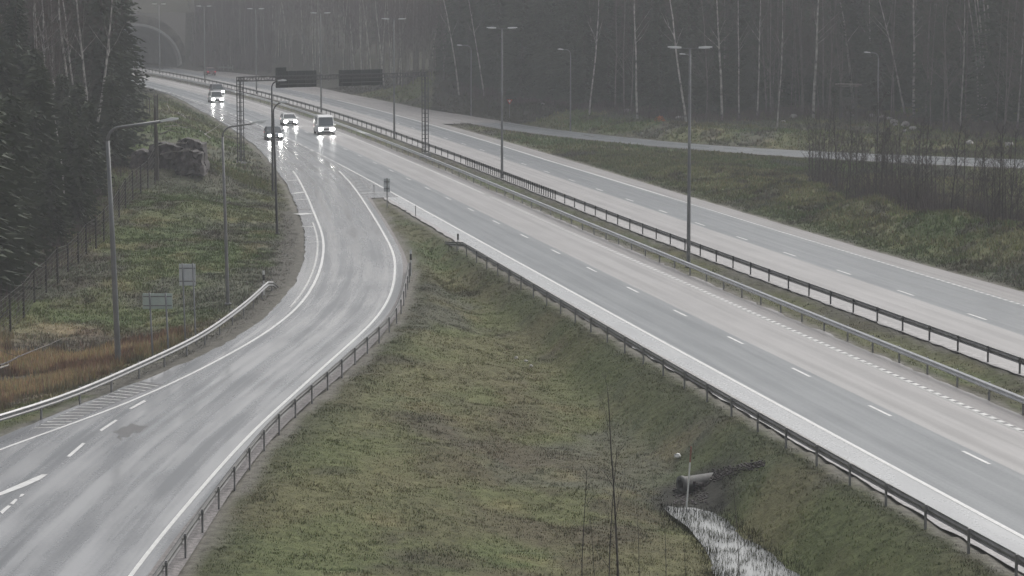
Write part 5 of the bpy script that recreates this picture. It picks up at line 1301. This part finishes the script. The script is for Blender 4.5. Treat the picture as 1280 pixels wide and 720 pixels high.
brush('hill_brush', 7000, lambda x, y: proj(x, y, 5)[0] > 205 and proj(x, y, 5)[0] < 340 and float(farR(np.array(min(y, 580.)))) + 2 < x, (-90, -30), (520, 640), (.6, 2.8), 'brown scrub on the hillside round the tunnel mouth', 'twig', .05)

# bare saplings close to the camera in the gully
LSAP = [bare(399, 6, 'bark_dark', 'twig_dark', .7, .3, 7, 0, r0=.042, tw=.005)] + [bare(400 + q, 6, 'bark_dark', 'twig_dark', .6, .2, 6, 0, r0=.028, tw=.004) for q in range(3)]
for k, (px, Y, top, lab, sc_) in enumerate([(774, 88, 490, 'tallest dark bare sapling in front of the pond', 1.0), (728, 86, 585, 'thin bare sapling left of the tallest foreground sapling', .6), (800, 87, 636, 'low bare sapling right of the tallest foreground one', .55), (762, 86.5, 560, 'faint thin stem touching the tallest sapling', .5),
                                      (833, 87, 640, 'small reddish bare shoot by the pond bank', .5), (926, 88, 610, 'small bare shrub standing in the pond edge', .6), (817, 104, 575, 'dark young sapling on the slope left of the marker stake', .9), (745, 85, 650, 'short bare shoot at the bottom picture edge', .4), (690, 86, 690, 'short twiggy bare shoot left of the foreground saplings', .5), (858, 87.5, 662, 'small twiggy shoot left of the pond tip', .4)]):
    X = at_depth(px, 600, Y)[0]; z = hz(X, Y); h = at_depth(px, top, Y)[2] - z
    tree('bare_sapling', LSAP[0] if k == 0 else LSAP[1 + k % 3], X, Y, z, max(h, 1) / 6, lab, 'sapling', sxy=.75)

# ------------------------------------------------------------------ haze
b = MB(); b.box((0, 315, 21), (360, 760, 55)); ho = b.build('haze', None); ho.data.materials.clear()
hm = bpy.data.materials.new('haze_air'); hm.use_nodes = True; nt = hm.node_tree
for n_ in list(nt.nodes): nt.nodes.remove(n_)
out = nt.nodes.new('ShaderNodeOutputMaterial'); pv = nt.nodes.new('ShaderNodeVolumePrincipled'); pv.inputs['Color'].default_value = (.93, .95, 1.0, 1); pv.inputs['Density'].default_value = .0005; pv.inputs['Anisotropy'].default_value = 0.0
nt.links.new(pv.outputs[0], out.inputs['Volume']); ho.data.materials.append(hm); tag(ho, 'thin mist over the whole road', 'haze', kind='stuff')

# ------------------------------------------------------------------ light, sky, camera
SE, SR = math.radians(48), math.radians(30)
w = bpy.data.worlds.new('World'); bpy.context.scene.world = w; w.use_nodes = True; nt = w.node_tree
sky = nt.nodes.new('ShaderNodeTexSky'); sky.sky_type = 'NISHITA'; sky.sun_disc = False; sky.sun_elevation = SE; sky.sun_rotation = SR; sky.dust_density = 6; sky.air_density = 1.2
hs_ = nt.nodes.new('ShaderNodeHueSaturation'); hs_.inputs['Saturation'].default_value = .22
nt.links.new(sky.outputs[0], hs_.inputs['Color']); bg = nt.nodes['Background']; nt.links.new(hs_.outputs[0], bg.inputs['Color']); bg.inputs['Strength'].default_value = .11
sl_ = bpy.data.lights.new('sun', 'SUN'); sl_.energy = .8; sl_.angle = math.radians(25); sl_.color = (1, .98, .95)
so = bpy.data.objects.new('sun', sl_); C.objects.link(so)
from mathutils import Vector
dirv = Vector((math.sin(SR) * math.cos(SE), math.cos(SR) * math.cos(SE), math.sin(SE)))
so.rotation_euler = dirv.to_track_quat('Z', 'Y').to_euler()
cd = bpy.data.cameras.new('camera'); co_ = bpy.data.objects.new('camera', cd); C.objects.link(co_)
cd.sensor_width = 36; cd.lens = 36 * F / 1280; cd.clip_start = 1; cd.clip_end = 12000
co_.location = (0, 0, CAMZ); co_.rotation_euler = (PI / 2 - TH, 0, 0)
sc_ = bpy.context.scene; sc_.camera = co_
sc_.view_settings.view_transform = 'Standard'; sc_.view_settings.look = 'None'; sc_.view_settings.gamma = 1; sc_.view_settings.exposure = .27
sc_.render.engine = 'CYCLES'; sc_.cycles.max_bounces = 6; sc_.cycles.volume_bounces = 2; sc_.cycles.use_denoising = True
